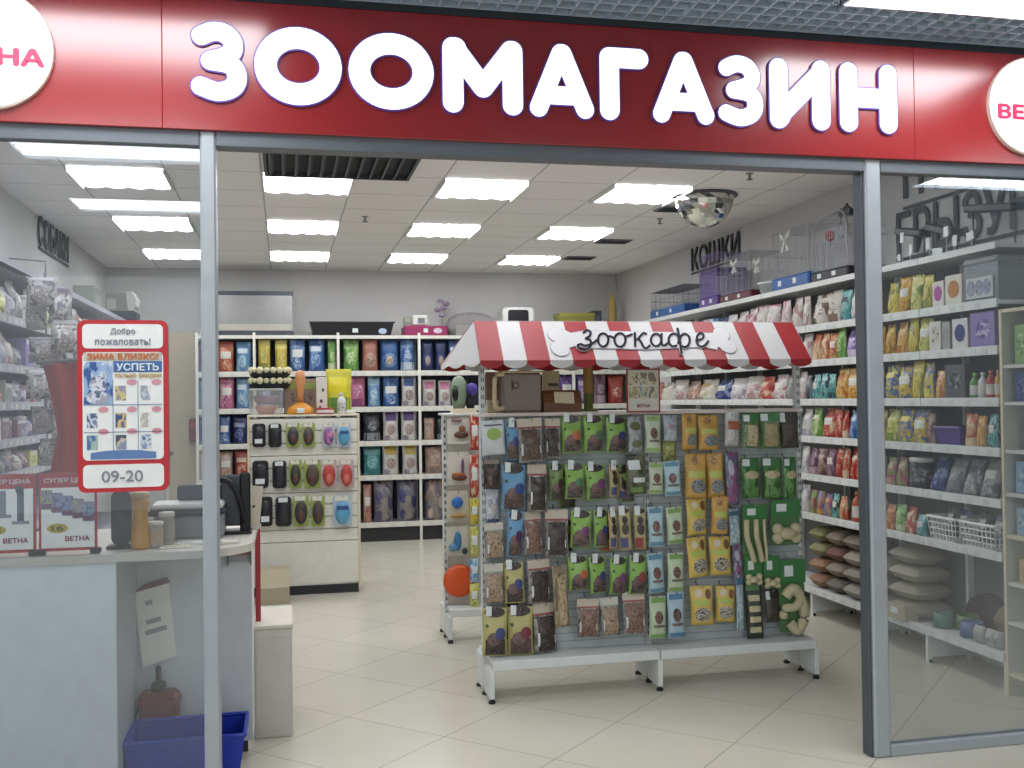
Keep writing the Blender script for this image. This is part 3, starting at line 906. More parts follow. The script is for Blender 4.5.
# purple basket, white baskets, clear tank
def rloc(px0, px1, z, d):
    ya, yb = sorted((wall_y(px0, RX+.02, z+.05), wall_y(px1, RX+.02, z+.05)))
    return (RX+.012+d/2, (ya+yb)/2, z+.001), yb-ya
l, w = rloc(935, 962, 1.255, .2); basket('basket', 'purple plastic basket on the cat wall, fourth shelf down', 'basket', None, l, -PI/2, w*.95, .2, .10, mat('4f3580', .4), False)
l, w = rloc(928, 957, .715, .24); basket('basket', 'white slotted basket on the lowest cat wall shelf, further from the window', 'basket', 'white baskets', l, -PI/2, w*.97, .24, .13, WHITE)
l, w = rloc(960, 997, .715, .24); basket('basket', 'white slotted basket on the lowest cat wall shelf, next to the bookcase', 'basket', 'white baskets', l, -PI/2, w*.97, .24, .13, WHITE)
for k, (a, b) in enumerate(((932, 942), (944, 956), (963, 975), (978, 992))):
    l, w = rloc(a, b, .715, .16)
    pack('toy_pack', 'dark blue toy pack standing in a white basket, %s from the bookcase' % ORD[3-k], 'toy', 'toys in the white baskets', (l[0]+.03, l[1], .725), -PI/2, w*.8, .17, .06, 'stand', c3(*PAL['nav' if k % 2 else 'drk'], 3), [('label', 'r', .2, .8, .5, .8, TAGW, .0015)])
l, w = rloc(965, 999, 2.03, .27)
tk = thing('plastic_tank', 'clear plastic pet tank with grey picture ovals on the highest cat wall shelf', 'tank', l, -PI/2)
b = MB(); b.box(-w/2, w/2, -.135, -.13, .0, .20); b.box(-w/2, w/2, .13, .135, 0, .20); b.box(-w/2, -w/2+.005, -.13, .13, 0, .2); b.box(w/2-.005, w/2, -.13, .13, 0, .2); b.box(-w/2, w/2, -.13, .13, 0, .005)
b.build('tank_wall', clear('c4ccd0', .22), tk)
MB().box(-w/2-.004, w/2+.004, -.139, .139, .2, .235, .01).build('lid', mat('8f9498', .4), tk)
MB().box(-w/2+.03, w/2-.03, -.141, -.1355, .02, .13).build('front_card', mat('c9cbc9', .5), tk)
for x in (-.25, .0, .22): MB().prism([(x*w+.032*math.cos(2*PI*k/18), .075+.042*math.sin(2*PI*k/18)) for k in range(18)], -.1425, -.141).build('picture_oval', c3('7884a0', 'a4acbc', '5c6880', 4), tk)

SOFT[:] = [.7, .78]
# beds and bowls on the base shelf
def bed(px0, px1, dz, h, d, c, label, i):
    l, w = rloc(px0, px1, RBASE+dz, d)
    cushion('pet_cushion', label, 'pet bed', 'beds on the cat wall base shelf', (RX+.01+d/2, l[1], RBASE+dz+.001), -PI/2, w, d, h, mat(c, .9, bump=.3))
ST = [(887, 916, ('b7ab93', 'a99c84', 'b3a68e', '9f937f'), 'beige pet cushion'), (862, 884, ('aa9f8c', '8f8574', 'a79a86'), 'taupe pet cushion'), (842, 860, ('a59c8c', '9c9484', 'a89c88', '8c7d6c'), 'grey beige pet cushion'),
      (825, 840, ('857b74', 'a2907c', '8c5a4c', '97876c'), 'brownish pet cushion'), (808, 823, ('a8784c', 'b0824e', '9a9458', '8f8a50'), 'ochre pet cushion')]
for i, (a, b, cs, nm) in enumerate(ST):
    z = 0
    for j, c in enumerate(cs):
        bed(a, b, z, .105, .30-.012*j, c, '%s, %s up in the %s stack from the bookcase' % (nm, ORD[j], ORD[i]), i*5+j)
        z += .107
l, w = rloc(893, 917, RBASE, .1)
jb = carton('storage_box', 'cream box with label at the front of the cat wall base shelf', 'box', None, (RX-.05+.06, l[1], RBASE+.001), -PI/2, .17, .09, .10, mat('c2b291', .5), [('label', 'r', .2, .6, .4, .8, TAGW, 0)])
for nm in (0,):
    pass
for (a, b, c, nm) in ((925, 938, '4d8a78', 'teal'), (934, 950, '5c8c3c', 'green'), (952, 968, '4a70b0', 'blue')):
    l, w = rloc(a, b, RBASE, .15)
    o = MB().lathe([(w*.36, 0), (w*.5, .006), (w*.44, .085), (w*.38, .085), (w*.30, .02), (.002, .018)], 22).build('pet_bowl', mat(c, .35), None, True, (RX+.10 if nm != 'green' else RX+.19, l[1], RBASE+.001))
    tag(o, '%s pet bowl lying on the cat wall base shelf near the bookcase' % nm, 'bowl', 'bowls on the base shelf')
l, w = rloc(932, 965, RBASE, .2)
o = MB(); pts = catmull([(-.2, .0), (-.17, .13), (-.05, .20), (.06, .19), (.17, .1), (.2, .0)], 6); o.prism([(x, z) for x, z in pts][::-1], 0, .05)
tag(o.build('pet_tunnel', mat('5c3848', .8, bump=.3), None, False, (RX+.27, l[1], RBASE+.001), -PI/2), 'dark plum arched pet tunnel at the back of the cat wall base shelf', 'pet tunnel')
for k, (a, b, c) in enumerate(((969, 980, 'b8b4b0'), (981, 990, 'cfccc6'), (990, 997, 'c4c0ba'))):
    l, w = rloc(a, b, RBASE, .1)
    pack('plush_toy_pack', 'pale packed plush toy on the base shelf, %s towards the bookcase' % ORD[k], 'toy', 'packed plush toys', (RX+.06, l[1], RBASE+.001), -PI/2, w, .09, .07, 'pillow', mat(c, .5), [('label', 'r', .2, .8, .3, .6, c3(*PAL['lav'], 4), .0015)])
cushion('pet_cushion', 'ochre pet cushion behind the blue bowl on the base shelf', 'pet bed', 'beds on the cat wall base shelf', (RX+.25, wall_y(980, RX, .3), RBASE+.001), -PI/2, .3, .14, .2, mat('a08a5c', .9, bump=.3))

SOFT[:] = [.9, .82]
# bookcase goods
def bgoods(z, items):
    for k, (y, w, h, kind, key) in enumerate(items):
        loc = (RX+.1, 4.632-.02-y, z+.001)
        lab = '%s %s in the cream edged bookcase, %s from the rack, %s' % (WORD[key], {'p': 'pouch', 'c': 'box', 'b': 'bottle'}[kind], ORD[k], {1.69: 'top shelf', 1.5: 'second shelf', 1.255: 'third shelf', 1.035: 'fourth shelf', .82: 'fifth shelf', .58: 'sixth shelf'}[z])
        G = 'goods in the bookcase'
        if kind == 'p': pack('food_pouch', lab, 'pet food', G, loc, -PI/2, w, h, .07, 'stand', c3(*PAL[key], 2.5), stand_patches(key, k))
        elif kind == 'c': carton('carton', lab, 'box', G, loc, -PI/2, w, h, .12, mat(PAL[key][1], .45), [('picture', 'e', .15, .85, .2, .8, c3(*PAL[key], 4), 0), ])
        else: bottle('bottle', lab, 'bottle', G, loc, w/2, h, mat(PAL[key][0], .3), mat(PAL[key][2], .3), TAGW)
bgoods(1.69, [(.09, .1, .2, 'c', 'grn'), (.21, .1, .19, 'p', 'wpl'), (.33, .1, .2, 'c', 'lbl'), (.45, .1, .2, 'p', 'ygr')])
bgoods(1.5, [(.1, .13, .15, 'c', 'nav'), (.25, .12, .14, 'c', 'lbl'), (.4, .13, .15, 'c', 'drk')])
bgoods(1.255, [(.08, .07, .17, 'b', 'yel'), (.17, .07, .17, 'b', 'blu'), (.27, .08, .19, 'p', 'gry'), (.38, .1, .18, 'p', 'tea')])
bgoods(1.035, [(.09, .12, .16, 'c', 'lbl'), (.24, .13, .17, 'c', 'gry'), (.4, .12, .16, 'c', 'lav')])
bgoods(.82, [(.09, .12, .14, 'c', 'lbl'), (.24, .12, .15, 'c', 'wye'), (.4, .12, .14, 'p', 'gry')])
bgoods(.58, [(.1, .12, .12, 'c', 'ory'), (.25, .12, .13, 'c', 'blu'), (.4, .12, .13, 'p', 'gry')])

SOFT[:] = [1, 1]
# --- things on top of the cat wall rack
def cage(name, label, y0, y1, h, tray, wire, trayh=.07, dome=False, x=RX+.17, d=.3, bird=None):
    yc = (y0+y1)/2; w = y1-y0
    t = thing(name, label, 'cage', (x, yc, RTOP+.002), -PI/2, 'cages on top of the cat wall rack')
    tr = MB().box(-w/2, w/2, -d/2, d/2, 0, trayh, .012).build('tray', tray, t)
    for q in (-.3, .1): MB().box(q*w, q*w+.05, -d/2-.002, -d/2+.001, trayh*.35, trayh*.75).build('sticker', TAGW, tr)
    b = MB(); k = .95
    a, e = w/2*k, d/2*k
    n = max(6, int(w/.03))
    if dome:
        for i in range(n+1):
            x_ = -a+2*a*i/n
            b.tube([(x_, -e, trayh), (x_, -e, h*.7), (x_*.7, -e*.55, h*.92), (0, 0, h)], .0024, 4)
            b.tube([(x_, e, trayh), (x_, e, h*.7), (x_*.7, e*.55, h*.92), (0, 0, h)], .0016, 4)
    else:
        for i in range(n+1):
            x_ = -a+2*a*i/n
            b.tube([(x_, -e, trayh), (x_, -e, h), (x_, e, h), (x_, e, trayh)], .0016, 4)
        for i in range(7):
            y_ = -e+2*e*i/6
            b.tube([(-a, y_, trayh), (-a, y_, h)], .0016, 4); b.tube([(a, y_, trayh), (a, y_, h)], .0016, 4)
    for z in (trayh+.01, (trayh+h)*.5, h*.7 if dome else h):
        b.tube([(-a, -e, z), (a, -e, z), (a, e, z), (-a, e, z)], .002, 4, True)
    if dome:
        b.tube(catmull([(-w*.5, -e, h*.66), (-w*.32, -e*.8, h*.86), (0, -e*.5, h*.95), (w*.32, -e*.8, h*.86), (w*.5, -e, h*.66)], 6), .007, 6)
    b.build('wire_grille', wire, t)
    if dome:
        MB().lathe([(w*.16, h*.90), (w*.12, h*.96), (w*.06, h*1.01), (.012, h*1.03), (.012, h*1.06)], 20, sy=.7).build('roof_cap', mat('3d4148', .5), t, True)
    return t
WIRE = mat('a9adb2', .4, .5)
cage('bird_cage', 'bird cage with low black tray and dark domed roof on the cat wall', 6.12, 6.60, .50, mat('22242c', .4), WIRE, .075, True)
cage('rodent_cage', 'wire rodent cage with bright blue tray on the cat wall rack', 6.63, 7.2, .44, mat('1f5598', .35), WIRE, .10)
cage('rodent_cage', 'wire rodent cage with dark red tray on the cat wall rack', 7.56, 8.15, .38, mat('5c1f2c', .4), WIRE, .07)
tb = thing('plastic_tub', 'white round plastic tub between the blue and dark red cages', 'tub', (RX+.14, 7.38, RTOP+.002))
MB().lathe([(.10, 0), (.125, .09), (.13, .09)], 24).build('tub_wall', mat('c4cac8', .4), tb, True)
MB().lathe([(.134, .085), (.134, .1), (.10, .105)], 24).build('lid', mat('d4d8d4', .4), tb, True)
cg = cage('rodent_cage', 'tall purple tinted plastic rodent cage on the cat wall rack', 8.2, 8.6, .46, mat('5c3f84', .35), mat('8a7ab0', .4), .09)
b = MB(); b.box(-.19, .19, -.14, .14, .09, .3); b.build('plastic_lower', clear('8070b0', .45), cg)
MB().box(-.19, .19, -.14, .14, .3, .33, .01).build('tinted_roof', mat('5a3878', .4), cg)
cage('rodent_cage', 'wide dark lidded rodent cage at the far end of the cat wall', 8.95, 9.85, .27, mat('2c5a98', .4), mat('50565e', .4), .09)
for k, (px, py, X) in enumerate(((785, 241, 3.628), (734, 266, 3.628), (757, 265, 3.628))):
    p = atX(px, py, X)
    t = thing('ribbon_bow', ('white ribbon bow hanging on the blue tray cage', 'white ribbon bow hanging by the purple cage', 'small pale bow between the white bows')[k], 'bow', p, -PI/2, 'bows on the cages')
    m = MB(); s_ = .075 if k == 0 else .055
    for sg in (-1, 1):
        m.prism([(0, 0), (sg*s_, .35*s_), (sg*s_*1.05, s_*.95), (sg*s_*.3, s_*.55)][::sg], -.008, .008)
        m.prism([(0, 0), (sg*s_*.35, -s_*1.1), (sg*s_*.9, -s_)][::-sg], -.006, .006)
    m.build('loops', mat('d0d2cc', .5), t); MB().ball((0, 0, 0), .012, 6).build('knot', mat('bcbeb8', .5), t, True)
p = atX(830, 236, 3.74)
t = thing('toy_balloon', 'small red balloon shaped toy hanging in the domed bird cage', 'toy', p, 0)
MB().ball((0, 0, 0), .036, 10, (1, 1, 1.1)).build('ball', mat('a8322c', .35), t, True); MB().tube([(0, 0, -.038), (0, 0, -.075)], .003, 5).build('string', DARK, t)
p = atX(841, 231, 3.76)
t = thing('bird_swing', 'grey oval bird swing hanging in the domed cage', 'swing', p, -PI/2)
MB().tube([(.035*math.cos(2*PI*k/20), 0, .05*math.sin(2*PI*k/20)) for k in range(20)], .006, 6, True).build('hoop', mat('8c9498', .4), t, True)
MB().tube([(0, 0, .05), (0, 0, .16)], .003, 5).build('hanger', DARK, t)

# aquarium lamps with tags near the window
def aq(label, ya, yb, za, zb, x):
    yc = (ya+yb)/2
    t = thing('aquarium_lamp', label, 'lamp', (x, yc, RTOP+.002), -PI/2, 'aquarium lamps on the cat wall')
    w = yb-ya; ang = math.atan2(zb-za, w)
    b = MB(); b.box(-w/2, w/2, -.045, .045, -.022, .022, .008)
    o = b.build('lamp_bar', mat('1c2028', .35), t); o.location = (0, 0, (za+zb)/2-RTOP); o.rotation_euler = (0, ang, 0)
    for s in (-1, 1):
        MB().tube([(s*w*.42, 0, 0), (s*w*.42, 0, (za+zb)/2-RTOP-s*w*.42*math.tan(ang))], .006, 6).build('leg', mat('3a3f46', .4), t)
    MB().box(-w*.3, w*.3, -.05, .05, 0, .008).build('foot_plate', mat('c4c8c8', .4), t)
    return t
aq('dark tilted aquarium lamp above the yellow pouches of the cat wall', 5.45, 5.72, 2.50, 2.56, RX+.15)
aq('dark aquarium lamp in the middle of the cat wall top, with white tags', 5.12, 5.38, 2.45, 2.53, RX+.13)
aq('long dark aquarium lamp at the window end of the cat wall top', 4.68, 5.08, 2.52, 2.58, RX+.17)
for k, (px, py, w, h, c) in enumerate(((902, 238, .035, .06, 0), (910, 250, .03, .06, 0), (929, 244, .035, .06, 0), (946, 232, .04, .06, 0), (954, 241, .035, .06, 0), (971, 236, .06, .045, 0), (899, 258, .03, .04, 0), (937, 252, .09, .04, 0))):
    p = atX(px, py, RX+.06)
    z0 = p.z-h/2
    t = thing('price_card', 'white price card at the aquarium lamps, %s from the window' % ORD[[6, 5, 4, 2, 1, 0, 7, 3][k]], 'price card', (p.x, p.y, RTOP+.002), -PI/2, 'price cards at the aquarium lamps')
    q = MB().box(-w/2, w/2, -.002, .002, z0-RTOP, z0-RTOP+h).build('card', mat('e0e4e4', .5), t); q.rotation_euler = (0, .12*math.sin(k*2.1), 0)
    MB().tube([(0, .003, 0), (0, .003, max(.02, z0-RTOP+.01))], .0025, 5).build('stick', mat('c4c8c8', .4), t)
# ------------------------------------------------------------------ goods on the back wall rack
SOFT[:] = [.88, .76]
BROW = {1.873: 'top shelf', 1.477: 'second shelf', 1.10: 'third shelf', .724: 'fourth shelf', .206: 'bottom shelf'}
def bgo(z, seq):
    for n, s in enumerate(seq):
        px0, px1, key, h = s[:4]
        kind = s[4] if len(s) > 4 else 'p'
        yy = 0
        p0, p1 = atY(px0, 400, BY), atY(px1, 400, BY)
        w = p1.x-p0.x-.006; x = (p0.x+p1.x)/2; d = min(.2, w*.7)
        loc = (x, BY+.015+d/2, z+.001)
        a, b, c = PAL[key]
        lab = '%s food bag, back rack %s, %s from the door' % (WORD[key], BROW[z], ORD[n])
        G = 'bags on the back wall rack'
        if kind == 'p': pack('food_bag', lab, 'pet food', G, loc, 0, w, h, d, 'stand', c3(a, a, b, 2), stand_patches(key, n))
        elif kind == 'top': # white bag with coloured top and a pet picture
            pack('food_bag', lab.replace('bag', 'bag with coloured top'), 'pet food', G, loc, 0, w, h, d, 'stand', mat('cfccc6', .4), [('top_print', 'r', .15, .85, .66, .94, mat(a, .35), .0015), ('picture', 'e', .2, .8, .2, .56, c3('9a8078', 'b8a098', '7c6868', 4), .0015), ('bottom_print', 'e', .05, .45, .03, .2, c3('8a7c90', 'b0a4b0', '6c6478', 4), .0018)])
        elif kind == 'rnd':
            pack('food_bag', lab.replace('bag', 'bag with round picture'), 'pet food', G, loc, 0, w, h, d, 'pillow', mat(a, .35), [('picture', 'e', .1, .9, .12, .58, mat(b, .35), .0015), ('pet_picture', 'e', .28, .72, .2, .5, c3('b08868', 'c8b09c', c, 4), .003)])
        elif kind == 'big':
            pack('food_sack', lab.replace('bag', 'sack'), 'pet food', G, loc, 0, w, h, d, 'stand', c3('6c6878', a, '50485c', 2), [('label', 'e', .1, .9, .05, .6, mat('8d8478', .5), .0015), ('print', 'e', .08, .45, .42, .75, mat(c, .4), .0025), ('corner_print', 'e', .7, .98, .3, .6, mat(b, .4), .0025), ('foot_print', 'e', .12, .4, .06, .3, mat(b, .4), .0025)])
PAL['gpu'] = ('8a8490', '54486c', '5a5080'); WORD['gpu'] = 'grey and purple'
PAL['gbl'] = ('807c8c', '3f4270', '4a4c88'); WORD['gbl'] = 'grey and blue'
bgo(1.873, [(198,216,'pur',.34),(218,234,'ora',.33),(236,252,'lbl',.33),(258,271,'yel',.36),(275,288,'yel',.35),(290,306,'blu',.36),(309,326,'blu',.36),(328,337,'grn',.34),
  (344,360,'grn',.35),(363,379,'sal',.36,'rnd'),(381,400,'blu',.35,'rnd'),(401,416,'blu',.36),(422,435,'nav',.33,'rnd'),(436,448,'nav',.33,'rnd'),(450,464,'blu',.34),(466,480,'nav',.33),
  (510,523,'lbl',.33),(526,540,'pur',.34),(543,557,'whi',.33),(560,575,'sal',.33),(578,591,'red',.34)])
bgo(1.477, [(198,216,'lbl',.34),(219,234,'pin',.34),(236,250,'lbl',.34),(258,274,'blu',.34),(276,291,'nav',.34),(294,310,'blu',.34),(313,333,'lbl',.33),
  (349,366,'pin',.34),(368,381,'lbl',.34),(383,400,'blu',.34),(402,417,'blu',.35,'top'),(423,437,'pin',.30,'top'),(439,452,'pin',.29,'top'),(455,470,'drk',.32),
  (510,523,'whi',.33),(526,541,'grn',.33),(545,558,'gry',.34),(561,575,'pur',.34),(578,592,'pur',.35),(595,608,'prb',.36),(610,626,'red',.33),(628,643,'ora',.33)])
bgo(1.10, [(198,216,'blu',.3),(218,230,'blu',.30),(232,248,'nav',.30),(258,280,'blu',.3),(284,306,'lbl',.3),(310,332,'gry',.3),(344,361,'drk',.3),
  (363,381,'drk',.34),(383,399,'pur',.34,'top'),(401,417,'pur',.34,'top'),(424,435,'pea',.25),(437,450,'drk',.24),(452,470,'gry',.3)])
bgo(.724, [(198,216,'wye',.3),(218,232,'pea',.30),(234,250,'red',.3),(344,361,'blu',.3),(363,381,'tur',.32),(382,399,'yel',.34,'top'),(402,418,'yel',.34,'top'),(425,443,'pea',.3),(445,460,'gry',.3)])
bgo(.206, [(344,361,'gry',.44),(362,371,'sal',.42),(373,393,'gpu',.46,'big'),(396,417,'gbl',.48,'big'),(424,444,'pea',.45,'big'),(447,465,'gry',.44)])

SOFT[:] = [1, 1]
# on top of the back rack
ZT = 2.267
aqm = thing('aquarium', 'grey glass aquarium with dark lid and base on the back rack', 'aquarium', (-.30, 11.62, ZT))
MB().box(-.41, .41, -.17, .17, 0, .055, .006).build('base_frame', mat('3c4248', .5), aqm)
MB().box(-.40, .40, -.165, .165, .055, .44).build('glass_body', mat('8c8c8a', .15), aqm)
MB().box(-.395, .395, -.168, -.160, .06, .13).build('gravel_strip', mat('a8a49a', .8), aqm)
MB().box(-.41, .41, -.17, .17, .44, .485, .006).build('lid', mat('3c4248', .5), aqm)
lt = thing('litter_tray', 'black flared litter tray with price stickers on the back rack', 'litter tray', (.745, 11.62, ZT))
b = MB(); i0 = 0
A = [(-.42, -.15), (.42, -.15), (.42, .15), (-.42, .15)]
b.v += [(x, y, 0) for x, y in A]+[(x*1.09, y*1.12, .155) for x, y in A]+[(x*1.05, y*1.06, .155) for x, y in A]+[(x*.96, y*.95, .01) for x, y in A]
for q in range(4):
    n_ = (q+1) % 4
    b.f += [(q, n_, n_+4, q+4), (q+4, n_+4, n_+8, q+8), (q+8, n_+8, n_+12, q+12)]
b.f += [(3, 2, 1, 0), (12, 13, 14, 15)]; b.m += [0]*14
b.build('tray_shell', mat('15171c', .35), lt)
MB().box(-.47, .47, -.175, -.165, .145, .16, .003).build('rim', mat('1b1e24', .35), lt)
MB().box(.0, .06, -.164, -.155, .04, .085).build('price_sticker', TAGW, lt)
MB().prism([(.33+.045*math.cos(2*PI*k/16), .055+.032*math.sin(2*PI*k/16)) for k in range(16)], -.166, -.155).build('oval_sticker', mat('a8b8d0', .4), lt)
mb_ = thing('storage_crate', 'low magenta plastic box on the back rack', 'box', (1.56, 11.6, ZT))
MB().box(-.245, .245, -.16, .16, 0, .115, .012).build('body', mat('8c2454', .35), mb_)
MB().box(-.03, .02, -.163, -.158, .04, .085).build('sticker', TAGW, mb_)
MB().prism([(.13+.05*math.cos(2*PI*k/16), .06+.03*math.sin(2*PI*k/16)) for k in range(16)], -.163, -.158).build('oval_sticker', mat('c8b8c4', .4), mb_)
cm = thing('pet_camera', 'small white boxy pet feeder on the magenta box', 'feeder', (1.505, 11.58, ZT+.117))
MB().box(-.09, .09, -.07, .07, 0, .125, .02).build('body', mat('cfcfc8', .4), cm)
MB().box(-.03, .05, -.073, -.068, .03, .09).build('dark_window', mat('6c7074', .3), cm)
carton('small_box', 'grey green little box beside the white feeder', 'box', None, (1.37, 11.6, ZT+.117), 0, .09, .10, .09, mat('7c8078', .5), [('label', 'r', .1, .9, .5, .9, mat('9ca48c', .5), 0)])
fl = thing('cat_toy_wand', 'pale purple flower shaped cat toys above the magenta box', 'toy', (1.78, 11.7, ZT+.117))
for k, (x, z) in enumerate(((-.02, .30), (.05, .27), (.02, .22), (-.05, .2), (0, .14))):
    MB().ball((x, 0, z), .035, 6, (1.2, .6, .8)).build('flower', mat('8c7c90', .6), fl, True)
MB().tube([(0, 0, 0), (.01, 0, .3)], .006, 6).build('wand', mat('8c8c88', .5), fl)
ig = thing('pet_igloo', 'grey rounded igloo pet house on the back rack behind the awning', 'pet house', (2.1, 11.6, ZT))
o = MB(); o.lathe([(.30, 0), (.305, .1), (.27, .2), (.18, .26), (.01, .285)], 28, sy=.62); o.build('dome', mat('7c7878', .7, bump=.2), ig, True)
MB().box(-.21, .21, -.205, -.19, 0, .12, .005).build('front_flap', mat('8c8884', .7), ig)
cc = thing('cat_carrier', 'white pet carrier with black window standing behind the awning top', 'carrier', (2.62, 11.6, ZT))
b = MB(); b.prism(round_rect(-.18, .18, 0, .33, .05), -.15, .15); b.build('shell', mat('cfcfca', .4), cc)
MB().prism(round_rect(-.12, .12, .1, .30, .03), -.158, -.149).build('window', mat('17181c', .35), cc)
MB().prism([(.04*math.cos(2*PI*k/14), .14+.03*math.sin(2*PI*k/14)) for k in range(14)], -.161, -.157).build('round_logo', mat('8c8ca0', .4), cc)
MB().box(.15, .30, -.12, .0, 0, .09, .02).build('side_tray', mat('d0d0ca', .4), cc)
bx = carton('storage_box', 'olive yellow box on the back rack behind the awning', 'box', None, (3.33, 11.62, ZT+.0), 0, .42, .27, .28, mat('8c8840', .5), [('label', 'r', .1, .5, .3, .7, mat('a8a458', .5), 0)], mat('9c9848', .5))
sp = thing('scratching_post', 'slim tan scratching post with pointed tip in the far corner', 'scratching post', (3.78, 11.55, ZT))
MB().lathe([(.10, 0), (.10, .02), (.05, .025)], 16).build('base', mat('6c3c3c', .6), sp); MB().lathe([(.045, .025), (.05, .1), (.045, .38), (.03, .46), (.005, .52)], 16).build('post', mat('b0985c', .9, bump=.4), sp, True)
carton('storage_box', 'dark bluish box in the corner beside the scratching post', 'box', None, (3.58, 11.6, ZT), 0, .1, .3, .2, mat('3c4450', .5), [('label', 'r', .2, .8, .4, .8, mat('5c6470', .5), 0)])

# ------------------------------------------------------------------ ceiling fittings
vg = thing('ceiling_grille', 'large dark air grille in the ceiling just inside the entrance', 'vent', (.36, 6.53, ZC-.03))
MB().box(-.47, .47, -.33, -.31, 0, .03).build('frame_bar', mat('4c5056', .5), vg); MB().box(-.47, .47, .31, .33, 0, .03).build('frame_bar', mat('4c5056', .5), vg)
MB().box(-.47, -.45, -.31, .31, 0, .03).build('frame_bar', mat('4c5056', .5), vg); MB().box(.45, .47, -.31, .31, 0, .03).build('frame_bar', mat('4c5056', .5), vg)
b = MB()
for k in range(11):
    x = -.44+.08*k
    b.add([(x, -.31, .002), (x+.012, -.31, .002), (x+.03, -.31, .028), (x+.018, -.31, .028), (x, .31, .002), (x+.012, .31, .002), (x+.03, .31, .028), (x+.018, .31, .028)], [(0, 1, 2, 3), (7, 6, 5, 4), (0, 4, 5, 1), (1, 5, 6, 2), (2, 6, 7, 3), (3, 7, 4, 0)])
b.build('louvres', mat('565a60', .5), vg); MB().box(-.45, .45, -.31, .31, .028, .0295).build('duct', mat('1c1e22', .7), vg)
for (x, y, l_) in ((3.06, 7.68, 'closest to the entrance'), (3.08, 9.36, 'in the middle of the shop'), (3.08, 10.52, 'closest to the back wall')):
    v = thing('air_diffuser', 'made-up slots for dark ceiling lines over the cat wall, '+l_, 'vent', (x, y, ZC-.012), 0, 'dark ceiling slots')  # made-up slotted plates standing in for dark lines on the ceiling
    MB().box(-.16, .16, -.11, .11, 0, .011, .003).build('frame', mat('7c7e80', .5), v)
    b = MB()
    for q in range(5): b.box(-.145, .145, -.09+.04*q, -.07+.04*q, -.004, .001)
    b.build('slots', mat('2c2e32', .6), v)
for (x, y, l_) in ((.655, 8.39, 'over the middle aisle'), (3.09, 8.14, 'behind the mirror dome'), (3.07, 6.39, 'near the cat wall window')):
    s = thing('sprinkler', 'small ceiling sprinkler '+l_, 'sprinkler', (x, y, ZC+.004), 0, 'sprinklers')
    MB().lathe([(.028, 0), (.028, -.008), (.012, -.012), (.01, -.045)], 12).build('body', mat('8c8c88', .4, .6), s); MB().lathe([(.022, -.045), (.022, -.049)], 12).build('deflector', mat('6c5c50', .4, .6), s)
dm = thing('mirror_dome', 'shiny convex mirror dome hanging from the ceiling by the cat wall', 'mirror', (3.07, 7.15, ZC))
MB().lathe([(.24, 0), (.245, -.012), (.215, -.02)], 36).build('rim', mat('5c6064', .4, .5), dm)
b = MB(); n = 9; sg = 20
vs = []; Rd = random.Random(3)
for i in range(n+1):
    t_ = PI/2*i/n
    for k in range(sg):
        r_ = .218*(1+.02*(Rd.random()-.5)); vs.append((r_*math.cos(t_)*math.cos(2*PI*k/sg), r_*math.cos(t_)*math.sin(2*PI*k/sg), -.015-.225*math.sin(t_)))
b.add(vs, [(i*sg+k, (i+1)*sg+k, (i+1)*sg+(k+1) % sg, i*sg+(k+1) % sg) for i in range(n) for k in range(sg)])
b.build('mirror_shell', mat('d8d8d0', .06, 1.0), dm)

# ------------------------------------------------------------------ awning stand
GX = [1.018, 1.922, 2.826]; GF, GP, GB = 5.15, 5.335, 5.525
st = thing('awning_stand', 'white double sided display stand with pegboard under a red and white striped awning', 'display stand', (0, 0, 0))
SW = mat('d2d5d3', .4)
for k in range(2):
    x0, x1 = GX[k]+.012, GX[k+1]-.012
    pg = MB().box(x0, x1, GP-.008, GP+.008, .215, 1.455).build('pegboard', mat('b2b8b8', .55), st)
    b = MB()
    for i in range(29): b.box(x0, x1, GP-.0088, GP-.0078, .25+i*.042, .255+i*.042)
    b.build('groove_lattice', mat('8d9496', .6), pg)
    b = MB(); b.box(x0-.008, x1+.008, GF, GP-.008, .195, .212, .002); b.box(x0-.008, x1+.008, GF-.004, GF+.012, .165, .213, .003)
    b.build('base_deck', SW, st)
    MB().box(x0-.008, x1+.008, GP+.008, GB, .195, .212, .002).build('base_deck', SW, st)
for k, x in enumerate(GX):
    b = MB(); b.box(x-.014, x+.014, GP-.02, GP+.02, .06, 1.74 if k != 1 else 1.46, .002)
    u = b.build('upright', mat('c8ccca', .4), st)
    b = MB()
    for i in range(32):
        z = .26+i*.046
        if z < (1.70 if k != 1 else 1.44): b.box(x-.008, x-.003, GP-.0212, GP-.0195, z, z+.022); b.box(x+.003, x+.008, GP-.0212, GP-.0195, z, z+.022)
    b.build('groove_lattice', mat('4c5258', .6), u)
    b = MB(); b.box(x-.011, x+.011, GF+.004, GP-.02, .024, .165, .002); b.box(x-.011, x+.011, GP+.02, GB, .024, .195, .002); b.box(x-.013, x+.013, GF, GF+.03, .024, .166, .002)
    lg = b.build('leg_panel', SW, st)
    for y in (GF+.015, GP, GB-.02): MB().lathe([(.018, 0), (.018, .012), (.009, .016), (.009, .026)], 12, (x, y, 0)).build('foot', mat('16171a', .5), lg)
MB().box(GX[0]-.01, GX[2]+.01, 5.275, 5.56, 1.455, 1.474, .003).build('worktop', mat('d9cdc4', .45), st)
